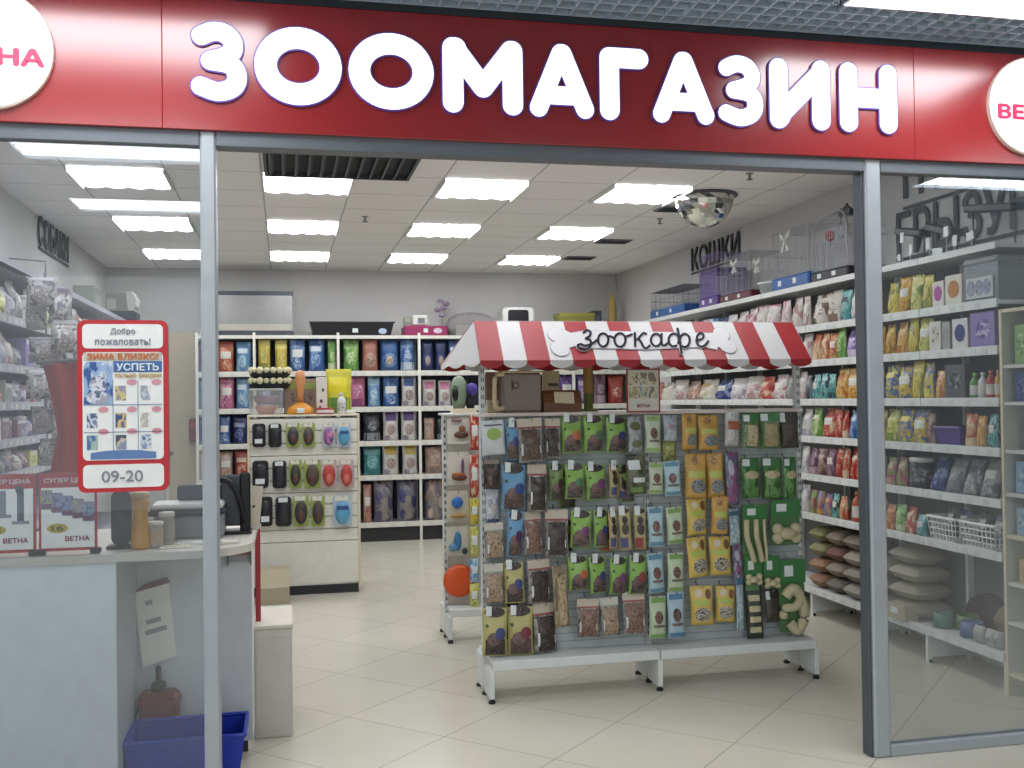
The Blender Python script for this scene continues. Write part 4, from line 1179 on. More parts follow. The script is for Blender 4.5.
# awning
AL, AR, AF, ARI, AB = .972, 2.812, 5.13, 5.33, 5.70
ZE, ZR, ZV = 1.745, 1.962, 1.704
aw = MB().box(AL+.01, AR-.01, ARI-.004, ARI+.004, ZR-.02, ZR-.002).build('awning', mat('cfcfcc', .5), st)
WS = mat('d6d4d4', .5, vary=.01); RS = mat('a4222a', .5, vary=.02)
n = 15
for side in (0, 1):
    b = MB()
    for k in range(n):
        b.mi = 1 if k % 2 == 0 else 0
        q = lambda u, r: (AL+(AR-AL)*u if not r else AL+.006+(AR-AL-.012)*u)
        u0, u1 = k/n, (k+1)/n
        if side == 0:
            e0, e1 = (q(u0, 0), AF, ZE), (q(u1, 0), AF, ZE)
        else:
            e0, e1 = (AL-.115+(AR-AL+.23)*u0, AB, ZE), (AL-.115+(AR-AL+.23)*u1, AB, ZE)
        t0, t1 = (q(u0, 1), ARI, ZR), (q(u1, 1), ARI, ZR)
        dn = Vector((0, .004 if not side else -.004, -.003))
        V8 = [e0, e1, t1, t0]; V8 = [Vector(v) for v in V8]; V8 += [v+dn for v in V8]
        f = [(0, 1, 2, 3), (7, 6, 5, 4), (0, 4, 5, 1), (2, 6, 7, 3), (1, 5, 6, 2), (0, 3, 7, 4)]
        b.add(V8, f)
        # valance with a scalloped lower edge
        N = 8; top0, top1 = Vector(e0), Vector(e1)
        vs = []
        for i in range(N+1):
            s = i/N; p = top0.lerp(top1, s)
            dz = (ZE-ZV)*(.45+.55*math.sin(PI*s)**.6 if 0 < s < 1 else .45)
            y = p.y
            vs += [(p.x, y, p.z), (p.x, y, p.z-dz), (p.x, y+.003, p.z), (p.x, y+.003, p.z-dz)]
        fs = []
        for i in range(N):
            a = 4*i
            fs += [(a, a+1, a+5, a+4), (a+2, a+6, a+7, a+3), (a+1, a+3, a+7, a+5), (a, a+4, a+6, a+2)]
        fs += [(0, 2, 3, 1), (4*N, 4*N+1, 4*N+3, 4*N+2)]
        b.add(vs, fs)
    b.build('striped_slope', [WS, RS], aw)
for x0, x1, sg in ((AL, AL-.115, -1), (AR, AR+.115, 1)):
    # end gables with three scallops
    A_, B_2, C_ = Vector((x0, AF, ZE)), Vector((x1, AB, ZE)), Vector((x0+sg*-.006, ARI, ZR))
    vs = [A_, C_, B_2]; low = []
    for i in range(24, -1, -1):
        s = i/24; p = A_.lerp(B_2, s); dz = .03*(.35+.65*abs(math.sin(PI*s*2.5)))
        low.append(Vector((p.x, p.y, p.z-dz)))
    vs = [A_, C_, B_2]+low
    m_ = len(vs); off = Vector((sg*-.003, 0, 0))
    b = MB(); b.add(vs+[v+off for v in vs], [tuple(range(m_)), tuple(range(2*m_-1, m_-1, -1))]+[(i, (i+1) % m_, (i+1) % m_+m_, i+m_) for i in range(m_)])
    b.build('end_gable', WS, aw)
# bone banner on the slope
sl_n = Vector((0, -(ZR-ZE), (ARI-AF))).normalized()
if sl_n.y > 0: sl_n = -sl_n
sl_p = Vector((AL, AF, ZE))
e_x = Vector((1, 0, 0)); e_z = Vector((0, ARI-AF, ZR-ZE)).normalized()
sl_n = e_x.cross(e_z)    # points out towards the shop front
def on_slope(cx, cy, lift):
    p = at_plane(540+cx/4.876, 315+cy/4.876, sl_p+sl_n*lift, sl_n)
    d = p-sl_p
    return (d.dot(e_x), d.dot(e_z))
def slope_obj(mb, name, m, lift):
    """mb drawn in (x, z) with y as depth: laid onto the slope"""
    o = mb.build(name, m, aw)
    Mx = Matrix((( e_x.x, -sl_n.x, e_z.x, 0), (e_x.y, -sl_n.y, e_z.y, 0), (e_x.z, -sl_n.z, e_z.z, 0), (0, 0, 0, 1)))
    Mx.translation = sl_p
    o.matrix_local = Mx
    return o
PXM = 4.876*F_PX/5.2   # crop pixels per metre on the awning
def bone(mb, grow, y0, y1):
    for cx, cy, r in ((82, 97, 46), (98, 163, 48), (885, 92, 43), (915, 152, 46), (128, 122, 50), (868, 122, 50)):
        x, z = on_slope(cx, cy, .004); rr = (r+grow)/PXM
        mb.prism([(x+rr*math.cos(2*PI*k/26), z+1.12*rr*math.sin(2*PI*k/26)) for k in range(26)], y0-cx*4e-7, y1)
    P = [on_slope(*q, .004) for q in ((120, 172+grow), (165, 150+grow), (230, 160+grow), (520, 168+grow), (800, 155+grow), (865, 170+grow), (880, 75-grow), (840, 88-grow), (780, 88-grow), (520, 82-grow), (210, 78-grow), (150, 88-grow), (105, 66-grow))]
    mb.prism(P, y0, y1)
b = MB(); bone(b, 2.2, -.0035, -.0015); slope_obj(b, 'banner_outline', mat('9a9aa0', .5), 0)
b = MB(); bone(b, 0, -.005, -.001); slope_obj(b, 'bone_banner', mat('dad8da', .5, vary=.01), 0)
W_ = []
def ell(cx, cy, rx, ry, a0=0, a1=360, n=22): return [(cx+rx*math.cos(math.radians(a0+(a1-a0)*k/n)), cy+ry*math.sin(math.radians(a0+(a1-a0)*k/n))) for k in range(n+1)]
cm_ = lambda p: catmull(p, 5)
W_ += [cm_([(212, 86), (228, 74), (245, 82), (243, 102), (224, 115), (243, 122), (249, 140), (240, 160), (216, 171), (192, 164), (184, 149), (200, 143), (222, 150), (258, 138), (284, 118)])]
W_ += [ell(308, 122, 25, 32), cm_([(330, 105), (345, 104), (362, 114)]), ell(390, 122, 27, 33), cm_([(414, 105), (430, 102), (448, 94)])]
W_ += [cm_([(462, 88), (463, 115), (464, 152)]), cm_([(517, 92), (505, 88), (492, 100), (478, 116), (465, 122)]), cm_([(480, 117), (494, 135), (504, 154), (518, 163), (534, 150)])]
W_ += [ell(566, 122, 25, 30), cm_([(593, 92), (592, 125), (596, 145), (608, 148), (622, 138)])]
W_ += [ell(652, 122, 25, 31, -300, 30), ell(706, 124, 24, 32, 150, 480), cm_([(671, 66), (679, 110), (690, 188)])]
W_ += [cm_([(762, 126), (790, 116), (797, 98), (784, 88), (768, 100), (764, 128), (774, 150), (792, 154), (808, 144), (820, 128)])]
b = MB()
for p in W_: stroke(b, [on_slope(x, y, .008) for x, y in p], 8.5/PXM, -.0072, -.004, n=5)
slope_obj(b, 'lettering_backing', mat('dad8da', .5, vary=.01), 0)
b = MB()
for p in W_: stroke(b, [on_slope(x, y, .008) for x, y in p], 6.0/PXM, -.0105, -.0065, n=5)
slope_obj(b, 'lettering', mat('0d0b22', .6, spec=.2), 0)

# bags on the awning stand
SOFT[:] = [.82, .92]
MIXB = c3('3c3230', '5c4a44', '6c5864', 4)
GREEN, LGRN = '86b838', 'a4c850'
BRN = c3('4a342c', '5c463c', '6e5848', 6); BRD = c3('2e2624', '40342f', '564840', 6); TANB = c3('96785c', 'b49a78', '6e5040', 6)
REDC = mat('a05048', .4); WCARD = c3('c4b8a0', 'ccc2ac', 'a89880', 4); CLR = c3('6f6258', '98908a', '54463e', 5, .18)
HEADW = mat('c9ccc8', .45)
def green(disc, base_='86b838', pic=None):
    return mat(base_, .32), [('dark_window', 'e', .08, .92, .80, 1.02, BRD, .002), ('treat_window', 'r', .10, .92, .03, .36, pic or MIXB, .0018), ('treat_print', 'e', .16, .70, .22, .50, c3('5c4038', '7c5c50', '6c4c5c', 5), .0024), ('disc', 'e', .50, .94, .34, .60, mat(disc, .35), .003), ('small_logo', 'e', .1, .24, .60, .68, mat('3c5c28', .4), .002)], (.02, .05)
def clearbag(col=None, head='c4b8a0', band='a04c48'):
    return c3('8c8680', 'a8a49e', '746a62', 4, .15), [('header', 'r', .02, .98, .80, .99, mat(head, .45), .002), ('band', 'r', .02, .98, .76, .80, mat(band, .4), .0025), ('treats', 'r', .12, .88, .04, .73, col or BRN, .004), ('painted_shine', 'r', .10, .17, .16, .42, mat('d8dcdc', .1), .006), ('painted_shine', 'r', .84, .89, .2, .36, mat('d0d4d4', .1), .006)], None  # pale strips are highlights painted onto the film
def dogcard(base_, band, pic='6a4038'):
    return mat(base_, .35), [('dog_picture', 'e', .22, .72, .36, .66, c3(pic, '8c6a5c', '5a3a38', 4), .002), ('name_band', 'r', .15, .85, .28, .345, mat('7c6c60', .4), .0025), ('foot_band', 'r', .05, .95, .04, .13, mat(band, .4), .002), ('top_band', 'r', .1, .9, .84, .96, mat(band, .4), .002)], None
def amber(cow=False):
    if cow: return mat('dcb834', .32), [('white_circle', 'e', .22, .55, .72, .92, mat('d8ccb0', .4), .002), ('brown_print', 'e', .66, .92, .66, .92, mat('7c5230', .4), .002), ('lime_band', 'r', .08, .8, .52, .66, mat('b4c43c', .35), .0022), ('cow_picture', 'e', .15, .9, .1, .46, c3('2c2824', 'd0cab8', '4c3c30', 6), .002)], None
    return mat('d09c28', .32), [('top_print', 'e', .3, .65, .74, .94, c3('a87028', '8c5038', 'd0b060', 4), .002), ('lime_band', 'r', .12, .92, .46, .60, mat('b8c440', .35), .0022), ('pet_picture', 'e', .2, .95, .1, .42, c3('5c5850', '8c8c88', '7c94a4', 6), .002)], None
def greentop(col, small=False):
    return c3('5c8048', '7c9060', '486c38', 4, .2), [('header', 'r', .02, .98, .74, .99, mat('2f7a34', .4), .002), ('chews', 'r', .2, .82, .06, .66, col, .004), ('price_label', 'r', .05, .4, .76, .95, TAGW, .004)], None
def ginger(col): return mat('b8a468', .4), [('dark_top', 'e', .1, .95, .86, .99, BRD, .002), ('figure_head', 'e', .28, .78, .62, .80, BRD, .003), ('figure_body', 'e', .2, .82, .36, .64, BRD, .003), ('print', 'r', .08, .7, .06, .3, mat(col, .35), .002)], (.02, 0)
CHEW = c3('b8a86c', 'd0c494', '8c7c48', 6); CHEW2 = c3('9c8a50', 'b0a068', '7c6c3c', 6)
SP = {
 'wg': lambda: (mat('cdd2d4', .35), [('lime_print', 'e', .2, .85, .42, .78, mat('94b84c', .35), .002), ('text_band', 'r', .15, .9, .84, .88, mat('4c5458', .4), .002)], None),
 'bl': lambda: green('30488c', '5c9cc8', BRN), 'bl2': lambda: green('502858', '5c9cc8', BRN), 'ye': lambda: green('3c4480', 'b8b060', BRD), 'yr': lambda: green('7c2838', 'b8b060', BRN),
 'go': lambda: green('c46430'), 'gg': lambda: green('4c7c58'), 'gb': lambda: green('34407c'), 'gp': lambda: green('7c3c7c'), 'gd': lambda: green('4a3030', '6c8c38', BRD), 'gr': lambda: green('9c3c34'),
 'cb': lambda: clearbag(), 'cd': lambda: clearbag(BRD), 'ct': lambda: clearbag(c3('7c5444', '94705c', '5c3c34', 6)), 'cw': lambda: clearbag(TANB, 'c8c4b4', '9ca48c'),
 'wb': lambda: (c3('b8bcc4', 'd0d4d8', '98a0b4', 3, .2), [('blue_band', 'r', .05, .95, .0, .12, mat('54648c', .4), .002), ('print', 'e', .3, .8, .3, .6, c3('b08c7c', 'c8c4c0', '9ca4b4', 5), .002), ('header', 'r', .05, .95, .86, .98, mat('b8c0cc', .4), .002)], None),
 'bk': lambda: (c3('5c4438', '2c2624', '745848', 3), [('header', 'r', .05, .95, .84, .99, mat('8c8078', .45), .002), ('dark_print', 'e', .45, .95, .1, .7, BRD, .003)], None),
 'mi': lambda: dogcard('c4d0b4', '94b85c'), 'lb': lambda: dogcard('a8ccd4', '5c94b0'), 'lg': lambda: dogcard('c0d2ac', '80ac54'), 'lk': lambda: dogcard('a8c4d0', '4c84ac', '17181c'),
 'gy': lambda: (c3('98a4ac', 'b0bcc4', 'c4c8cc', 3), [('pink_print', 'e', .2, .6, .4, .65, mat('b08c98', .4), .002), ('header', 'r', .05, .95, .86, .98, mat('a4b0b8', .4), .002)], None),
 'yg': lambda: (c3('9ca44c', '848c3c', 'b4b45c', 3), [('label', 'r', .15, .85, .5, .8, mat('b4b85c', .4), .002), ('picture', 'e', .2, .8, .1, .44, c3('6c6c3c', '8c8c50', 'c4c080', 4), .002)], None),
 'am': lambda: amber(), 'co': lambda: amber(True),
 'ow': lambda: (c3('c4bcb4', 'd0ccc8', 'b0b4bc', 3), [('orange_print', 'r', .1, .9, .48, .72, mat('b86430', .35), .002), ('white_tag', 'r', .1, .6, .78, .99, TAGW, .003)], None),
 'pu': lambda: (c3('98a0a8', '6c5c84', 'a44c84', 3, .2), [('white_print', 'e', .1, .6, .55, .85, mat('b8b8c8', .4), .002), ('pink_print', 'e', .1, .9, .2, .4, mat('8c5078', .35), .002)], None),
 'wt': lambda: (c3('a8b8bc', '7ca0a8', 'c4ccd0', 3, .2), [('teal_header', 'r', .05, .95, .8, .92, mat('3c6c84', .4), .002), ('print', 'e', .2, .8, .2, .6, c3('84b4bc', 'c4d0d4', '5c8c9c', 4), .002)], None),
 'gt': lambda: greentop(CHEW), 'g2': lambda: greentop(CHEW2), 'g3': lambda: (mat('4a4438', .4), [('header', 'r', .05, .95, .74, .99, mat('383028', .4), .002), ('chews', 'e', .12, .9, .08, .62, c3('3c3028', '54443a', '2c2420', 6), .004), ('price_label', 'r', .02, .3, .72, .98, TAGW, .004)], None),
 'gl': lambda: (c3('3f7a2c', '5c9440', '2c6028', 3, .2), [('header', 'r', .05, .95, .74, .99, mat('2c7430', .4), .002), ('chews', 'e', .08, .9, .48, .68, CHEW, .004), ('price_label', 'r', .05, .45, .80, .97, TAGW, .004)], None),
 'ro': lambda: (c3('3a3c30', '6c6c4c', '545840', 3), [('white_label', 'r', .1, .7, .62, .86, TAGW, .003), ('white_label', 'r', .3, .95, .3, .42, TAGW, .003), ('green_print', 'r', .2, .8, .04, .18, mat('6c8c38', .4), .002)], None),
 'gi': lambda: ginger('4c4c84'), 'gi2': lambda: ginger('9c3c38'), 'hg': lambda: (c3('9ca0a4', 'b0b4b8', '848c84', 3), [('text_print', 'e', .1, .9, .6, .85, mat('6c7444', .4), .002), ('text_print', 'e', .1, .9, .12, .34, mat('747c4c', .4), .002)], None),
 'st': lambda: (c3('94805c', 'b09c74', '746044', 3, .2), [('treats', 'r', .25, .75, .05, .8, c3('a48c60', 'c4b088', '846c48', 3), .004), ('header', 'r', .05, .95, .88, .99, mat('8c7c60', .4), .002)], None),
 'sq': lambda: (mat('3c4438', .4), [('header', 'r', .1, .9, .82, .99, mat('5c8c48', .4), .002)]+[('chew_row', 'r', .16, .84, .10+.18*k, .20+.18*k, c3('c8bc84', 'd8cca0', 'b0a060', 5), .004) for k in range(4)], None),
}
WORDS = {'wg': 'white bag with lime print', 'bl': 'blue treat bag with round window', 'bl2': 'blue treat bag with plum spot', 'ye': 'pale yellow treat bag with blue spot', 'yr': 'pale yellow treat bag with red spot', 'go': 'lime treat bag with orange spot',
 'gg': 'lime treat bag with green spot', 'gb': 'lime treat bag with blue spot', 'gp': 'lime treat bag with purple spot', 'gd': 'dull green treat bag', 'gr': 'lime treat bag with red spot', 'cb': 'clear bag of brown treats', 'cd': 'clear bag of dark treats',
 'ct': 'clear bag of reddish treats', 'cw': 'clear bag of tan treats', 'wb': 'white and blue treat bag', 'bk': 'brown and black treat bag', 'mi': 'mint treat pack with a dog', 'lb': 'light blue treat pack with a dog', 'lg': 'pale green treat pack with a dog',
 'lk': 'light blue treat pack with a black dog', 'gy': 'pale grey treat pack', 'yg': 'yellow green treat pack', 'am': 'amber treat bag with lime band', 'co': 'yellow treat bag with cow spots', 'ow': 'orange and white treat pack', 'pu': 'purple and white treat pack',
 'wt': 'white and teal treat pack', 'gt': 'green headed pack of yellow chews', 'g2': 'green headed pack of tan chews', 'g3': 'dark pack of brown chews', 'gl': 'green pack of rawhide', 'ro': 'dark roll pack with white tags', 'gi': 'narrow gingerbread pack with blue print',
 'gi2': 'narrow gingerbread pack with red print', 'hg': 'grey pack with olive print', 'st': 'long tan stick pack', 'sq': 'pack of striped square chews'}
GROWS = [
 [(482,506,420,455,'wg'),(506,519,421,460,'bl'),(519,544,418,462,'cb'),(545,561,418,458,'cd'),(562,582,416,453,'go'),(583.5,603.5,416,452,'gg'),(605,626.5,417,452,'gb'),(628,643,416,452,'hg'),(645,661,415,453,'mi'),(663,678,415,441,'gy'),(681,697,414,449,'am'),(698,719,415,450,'am'),(724,739,411,446,'ow'),(741,759,413,448,'gt'),(761,780,412,448,'g2'),(781,798,412,448,'g3')],
 [(483,500,459,489,'bk'),(501,525,465,510,'bl'),(527,547,464,512,'cd'),(549,564,464,501,'gd'),(565,584,464,499,'gg'),(586,607,465,500,'gp'),(609,619,464,497,'gi'),(626,646,455,494,'ro'),(648,663,462,494,'mi'),(665,681,461,496,'lb'),(685,706,454,498,'am'),(708,724,453,498,'am'),(726,739,452,505,'pu'),(742,760,458,498,'gl'),(763,781,457,498,'gl'),(783,797,457,498,'gl')],
 [(485,505,522,558,'cw'),(506,522,512,557,'bl2'),(523,543,511,554,'ct'),(545,568,509,557,'cd'),(570,590,511,548,'gp'),(593,608,510,547,'gb'),(609,618,509,549,'gi'),(620,632,508,550,'gi'),(634,646,508,550,'gi2'),(649,664,507,547,'lb'),(667,684,507,544,'lg'),(686,708,498,535,'co'),(711,727,496,534,'am'),(729,741,508,545,'wt')],
 [(484,504,563,603,'cw'),(505,525,562,603,'ye'),(527,551,559,603,'cd'),(569,589,557,590,'go'),(590,607,557,593,'gb'),(609,626,557,594,'gp'),(628,645,555,594,'gr'),(648,665,553,593,'lb'),(667,684,553,592,'lg'),(688,709,537,577,'co'),(710,731,536,575,'co'),(733,743,545,580,'pu')],
 [(482,507,608,656,'ye'),(508,533,608,656,'yr'),(534,558,604,654,'cd'),(554,570,566,627,'st'),(577,599,598,637,'ct'),(601,620,597,635,'cw'),(624,646,592,634,'ct'),(648,666,596,639,'lg'),(668,685,592,638,'lk'),(691,713,586,625,'co'),(715,734,586,622,'co'),(736,744,574,630,'wt'),(747,763,580,638,'sq'),(765,780,590,622,'g3')]]
RN = ['top row', 'second row', 'third row', 'fourth row', 'bottom row']
hooks = 0
def hook(x, z, y1, par=None):
    MB().tube([(x, GP-.01, z+.03), (x, GP-.02, z+.01), (x, y1-.012, z+.005), (x, y1-.016, z+.02)], .0025, 5).build('hook', STEEL, par or st)
BAGY = 5.245
for ri, row in enumerate(GROWS):
    cnt = {}
    for ci, (x0, x1, y0, y1, k) in enumerate(row):
        yy = BAGY+.012*math.sin(ci*2.3+ri)
        a, c_ = atY(x0, (y0+y1)/2, yy), atY(x1, (y0+y1)/2, yy)
        zt, zb = atY((x0+x1)/2, y0, yy).z, atY((x0+x1)/2, y1, yy).z
        w, h, d = c_.x-a.x, zt-zb, min(.055, (c_.x-a.x)*.55)
        body, P, tg = SP[k]()
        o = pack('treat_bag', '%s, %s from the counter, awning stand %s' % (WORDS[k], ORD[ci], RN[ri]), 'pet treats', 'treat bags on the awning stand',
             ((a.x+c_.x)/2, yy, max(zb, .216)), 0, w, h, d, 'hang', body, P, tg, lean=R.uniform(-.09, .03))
        o.rotation_euler.y = R.uniform(-.05, .05); o.rotation_euler.z = R.uniform(-.22, .22)
        hook((a.x+c_.x)/2, min(zt-.012, 1.43), yy)
# a second layer behind some of them
for i, (x0, x1, y0, y1, k) in enumerate([(519,530,478,520,'wb'),(486,499,489,523,'wb'),(560,575,470,508,'gd'),(618,628,470,500,'gi'),(662,676,438,462,'yg'),(505,516,462,500,'wb'),(620,634,465,502,'gr'),(683,690,420,452,'am'),(560,572,520,552,'gd'),(600,612,520,552,'gi2'),(543,556,600,640,'ct'),(505,520,600,640,'ye')]):
    yy = 5.30
    a, c_ = atY(x0, (y0+y1)/2, yy), atY(x1, (y0+y1)/2, yy)
    zt, zb = atY(x0, y0, yy).z, atY(x0, y1, yy).z
    body, P, tg = SP[k]()
    pack('treat_bag', '%s half hidden behind front bags, %s of these' % (WORDS[k], ORD[i]), 'pet treats', 'treat bags on the awning stand', ((a.x+c_.x)/2, yy, zb), 0, c_.x-a.x, zt-zb, .03, 'hang', body, P)
# rawhide bones under green headers
def bone_pack(label, x0, x1, y0, y1, yhead, shape):
    yy = BAGY
    a, c_ = atY(x0, (y0+y1)/2, yy), atY(x1, (y0+y1)/2, yy)
    zt, zb = atY(x0, y0, yy).z, atY(x0, y1, yy).z; zh = atY(x0, yhead, yy).z
    xc = (a.x+c_.x)/2; w = c_.x-a.x
    t = thing('rawhide_pack', label, 'pet treats', (xc, yy, zb), 0, 'rawhide packs on the awning stand')
    h = zt-zb; hh = zh-zb
    hd = MB().prism(round_rect(-w*.48, w*.48, hh, h, .012), -.004, .004).build('header', mat('2c7c34', .4), t)
    MB().box(-w*.3, w*.02, -.0055, -.004, hh+(h-hh)*.3, hh+(h-hh)*.75).build('price_label', TAGW, hd)
    BN = mat('c4b88c', .5, bump=.25)
    if shape == 'sticks':
        for k, (x, bend) in enumerate(((-.32, .02), (.05, .015), (.36, .004))):
            MB().tube(catmull([(x*w, 0, hh), (x*w-.004, -.012, hh*.6), (x*w+bend, -.012, hh*.25), (x*w+bend*2, -.004, .0)], 5), .016 if k < 2 else .009, 8).build('rawhide_stick', BN, t, True)
    elif shape == 'knot':
        b = MB(); r = w*.23
        b.tube([(-w*.25, -.01, hh*.4), (w*.28, -.012, hh*.38)], r*.8, 10)
        for sx in (-1, 1):
            for sz in (-.55, .6): b.ball((sx*w*.29, -.012, hh*.4+sz*r), r*.75, 8)
        b.build('rawhide_bone', BN, t, True)
    else:
        P = catmull([(-.30*w, -.01, hh*.74), (-.05*w, -.02, hh*.9), (.24*w, -.01, hh*.72), (.38*w, -.01, hh*.3), (.1*w, -.02, hh*.03), (-.16*w, -.012, hh*.2)], 6)
        MB().tube(P, [.030]*len(P), 9).build('rawhide_curl', BN, t, True)
        P = catmull([(-.4*w, -.012, hh*.30), (-.33*w, -.02, hh*.5), (-.02*w, -.028, hh*.52), (.22*w, -.02, hh*.66)], 5)
        MB().tube(P, .024, 8).build('rawhide_curl', BN, t, True)
    b = MB(); b.prism(round_rect(-w*.47, w*.47, -.005, hh, .015), .006, .012); b.build('backing_card', mat('487c3c', .5), t)
    hook(xc, min(zt-.01, 1.43), yy)
bone_pack('green topped pack of three long white rawhide sticks on the awning stand', 742, 768, 505, 562, 520, 'sticks')
bone_pack('green topped pack with a knotted rawhide bone at the edge of the awning stand', 770, 801, 500, 545, 517, 'knot')
bone_pack('green topped pack of rawhide chews above the striped squares', 744, 762, 556, 582, 576, 'knot')
bone_pack('green topped pack above the dark chews of the awning stand', 763, 780, 556, 588, 576, 'knot')
bone_pack('green topped pack with a big curled rawhide at the lower corner of the awning stand', 779, 806, 560, 632, 584, 'curl')
SOFT[:] = [1, 1]
# hanging things on the worktop of the awning stand
WZ = 1.4745
cn = thing('storage_canister', 'taupe boxy canister with cream C shaped handle on the stand worktop', 'canister', (1.205, 5.42, WZ))
a, c_ = atY(503, 395, 5.36), atY(542, 395, 5.36); w = c_.x-a.x; cn.location.x = (a.x+c_.x)/2
MB().box(-w/2, w/2, -.06, .06, 0, .215, .012).build('body', mat('8a7c74', .5), cn)
MB().box(-w/2-.004, w/2+.004, -.064, .064, .212, .224, .004).build('lid', mat('cfc09a', .45), cn)
MB().tube(catmull([(-w/2+.01, -.045, .205), (-w/2-.035, -.05, .20), (-w/2-.044, -.05, .12), (-w/2-.038, -.05, .03), (-w/2+.01, -.045, .025)], 6), .013, 8).build('handle', mat('d2c49c', .4), cn, True)
b = MB(); ring(b, -w*.17, .145, .018, .02, .006, -.063, -.0595, 16); b.box(-w*.17-.024, -w*.17-.016, -.063, -.0595, .12, .175); b.build('emblem', mat('3c3834', .5), cn)
for (x0, x1, y0, y1, yy, c, lb) in ((487, 499, 400, 411, 5.44, 'cbbf9c', 'cream small box behind the canister handle'), (486, 501, 372, 411, 5.52, '8c6c58', 'brown tall carton behind the canister'), (543, 560, 371, 411, 5.53, 'c8bb92', 'cream tall carton behind the brown bread box')):
    a, c_ = atY(x0, y0, yy), atY(x1, y1, yy)
    carton('carton', lb, 'box', None, ((a.x+c_.x)/2, yy+.012, WZ), 0, c_.x-a.x, a.z-WZ, .025 if yy > 5.5 else .05, mat(c, .5), [('label', 'r', .3, .9, .62, .7, mat('5c5040', .5), 0)])
bb = thing('bread_box', 'brown wooden roll front box with cream note on the stand worktop', 'box', (0, 0, 0))
a, c_ = atY(544, 412, 5.36), atY(582, 412, 5.36); w = c_.x-a.x; bb.location = ((a.x+c_.x)/2, 5.43, WZ)
prof = [(.075, 0), (.075, .115), (-.01, .118), (-.045, .098), (-.068, .05), (-.07, 0)]
b = MB(); b.v += [(-w/2, y, z) for y, z in prof]+[(w/2, y, z) for y, z in prof]; n = len(prof)
b.f += [tuple(range(n)), tuple(range(2*n-1, n-1, -1))]+[(i, (i+1) % n, (i+1) % n+n, i+n) for i in range(n)]; b.m += [0]*(n+2)
b.build('body', mat('6e4526', .45), bb)
for s in (-1, 1): MB().box(s*(w/2+.002)-.004, s*(w/2+.002)+.004, -.04, .074, 0, .105, .003).build('side_cheek', mat('4a2c18', .5), bb)
nt_ = MB().box(-w*.22, w*.30, -.004, 0, 0, .066).build('paper_note', mat('d8ccac', .6), bb); nt_.location = (0, -.072, .046); nt_.rotation_euler = (-.42, .05, 0)
ps = thing('scratching_post', 'tan scratching post standing behind the stand worktop', 'scratching post', (0, 0, 0))
p = atY(588.5, 409, 5.50); ps.location = (p.x, 5.50, WZ)
MB().lathe([(.055, 0), (.055, .012)], 18).build('base', mat('6c7c3c', .6), ps); MB().lathe([(.026, .012), (.026, .10)], 16).build('lower_sleeve', mat('6c7838', .8), ps)
MB().lathe([(.028, .10), (.028, .245)], 16).build('sisal_sleeve', mat('a07c44', .9, bump=.5), ps)
pf = thing('price_poster', 'red framed little poster hanging over the middle of the awning stand', 'poster', (0, 0, 0))
a, c_ = atY(626, 366, 5.24), atY(660, 412, 5.24); w = c_.x-a.x; h = .235; pf.location = ((a.x+c_.x)/2, 5.238, c_.z)
b = MB(); fw = .008
b.box(-w/2, w/2, -.004, .004, 0, fw); b.box(-w/2, w/2, -.004, .004, h-fw, h); b.box(-w/2, -w/2+fw, -.004, .004, fw, h-fw); b.box(w/2-fw, w/2, -.004, .004, fw, h-fw)
b.build('frame', mat('8c2c34', .4), pf)
sh = MB().box(-w/2+fw, w/2-fw, -.002, .002, fw, h-fw).build('sheet', mat('c8c4b8', .5), pf)
for i in range(3):
    for j in range(2):
        x0 = -w/2+fw+.004+i*(w-2*fw-.006)/3
        MB().box(x0, x0+(w-2*fw)/3-.006, -.003, -.0019, .075+j*.072, .14+j*.072).build('product_picture', c3(('9c9470', 'b4a878', '848c90', '8c9498', 'a8a494', 'b4b0a4')[i*2+j], 'c4bc9c', '7c7464', 1.4), sh)
lettering('ВЕТНА', .075, .018, mat('8c5058', .5), sh, (0, -.0032, .035), bold=.003)

# ------------------------------------------------------------------ second peg stand behind it
s2 = thing('peg_stand', 'white peg stand with toys standing behind the awning stand', 'display stand', (0, 0, 0))
QX, QF, QP, QB = [1.02, 1.92, 2.82], 6.49, 6.68, 6.87
for k in range(2):
    MB().box(QX[k]+.012, QX[k+1]-.012, QP-.008, QP+.008, .21, 1.445).build('pegboard', mat('c9c4b8', .5), s2)
    b = MB(); b.box(QX[k], QX[k+1], QF, QP-.008, .195, .212); b.box(QX[k], QX[k+1], QF-.003, QF+.012, .165, .213, .003); b.build('base_deck', SW, s2)
for x in QX:
    u = MB().box(x-.014, x+.014, QP-.02, QP+.02, .05, 1.46, .002).build('upright', SW, s2)
    b = MB()
    for i in range(28): b.box(x-.005, x+.005, QP-.0212, QP-.0195, .1+i*.048, .122+i*.048)
    b.build('groove_lattice', mat('4c5258', .6), u)
    lg = MB().box(x-.011, x+.011, QF+.002, QP-.02, .024, .165, .002).build('leg_panel', SW, s2)
    MB().box(x-.011, x+.011, QP+.02, QB, .024, .195, .002).build('leg_panel', SW, s2)
    for y in (QF+.015, QP, QB-.02): MB().lathe([(.018, 0), (.018, .012), (.009, .026)], 12, (x, y, 0)).build('foot', mat('16171a', .5), lg)
MB().box(QX[0]-.01, QX[2]+.01, QP-.1, QB, 1.445, 1.46, .003).build('top_board', SW, s2)
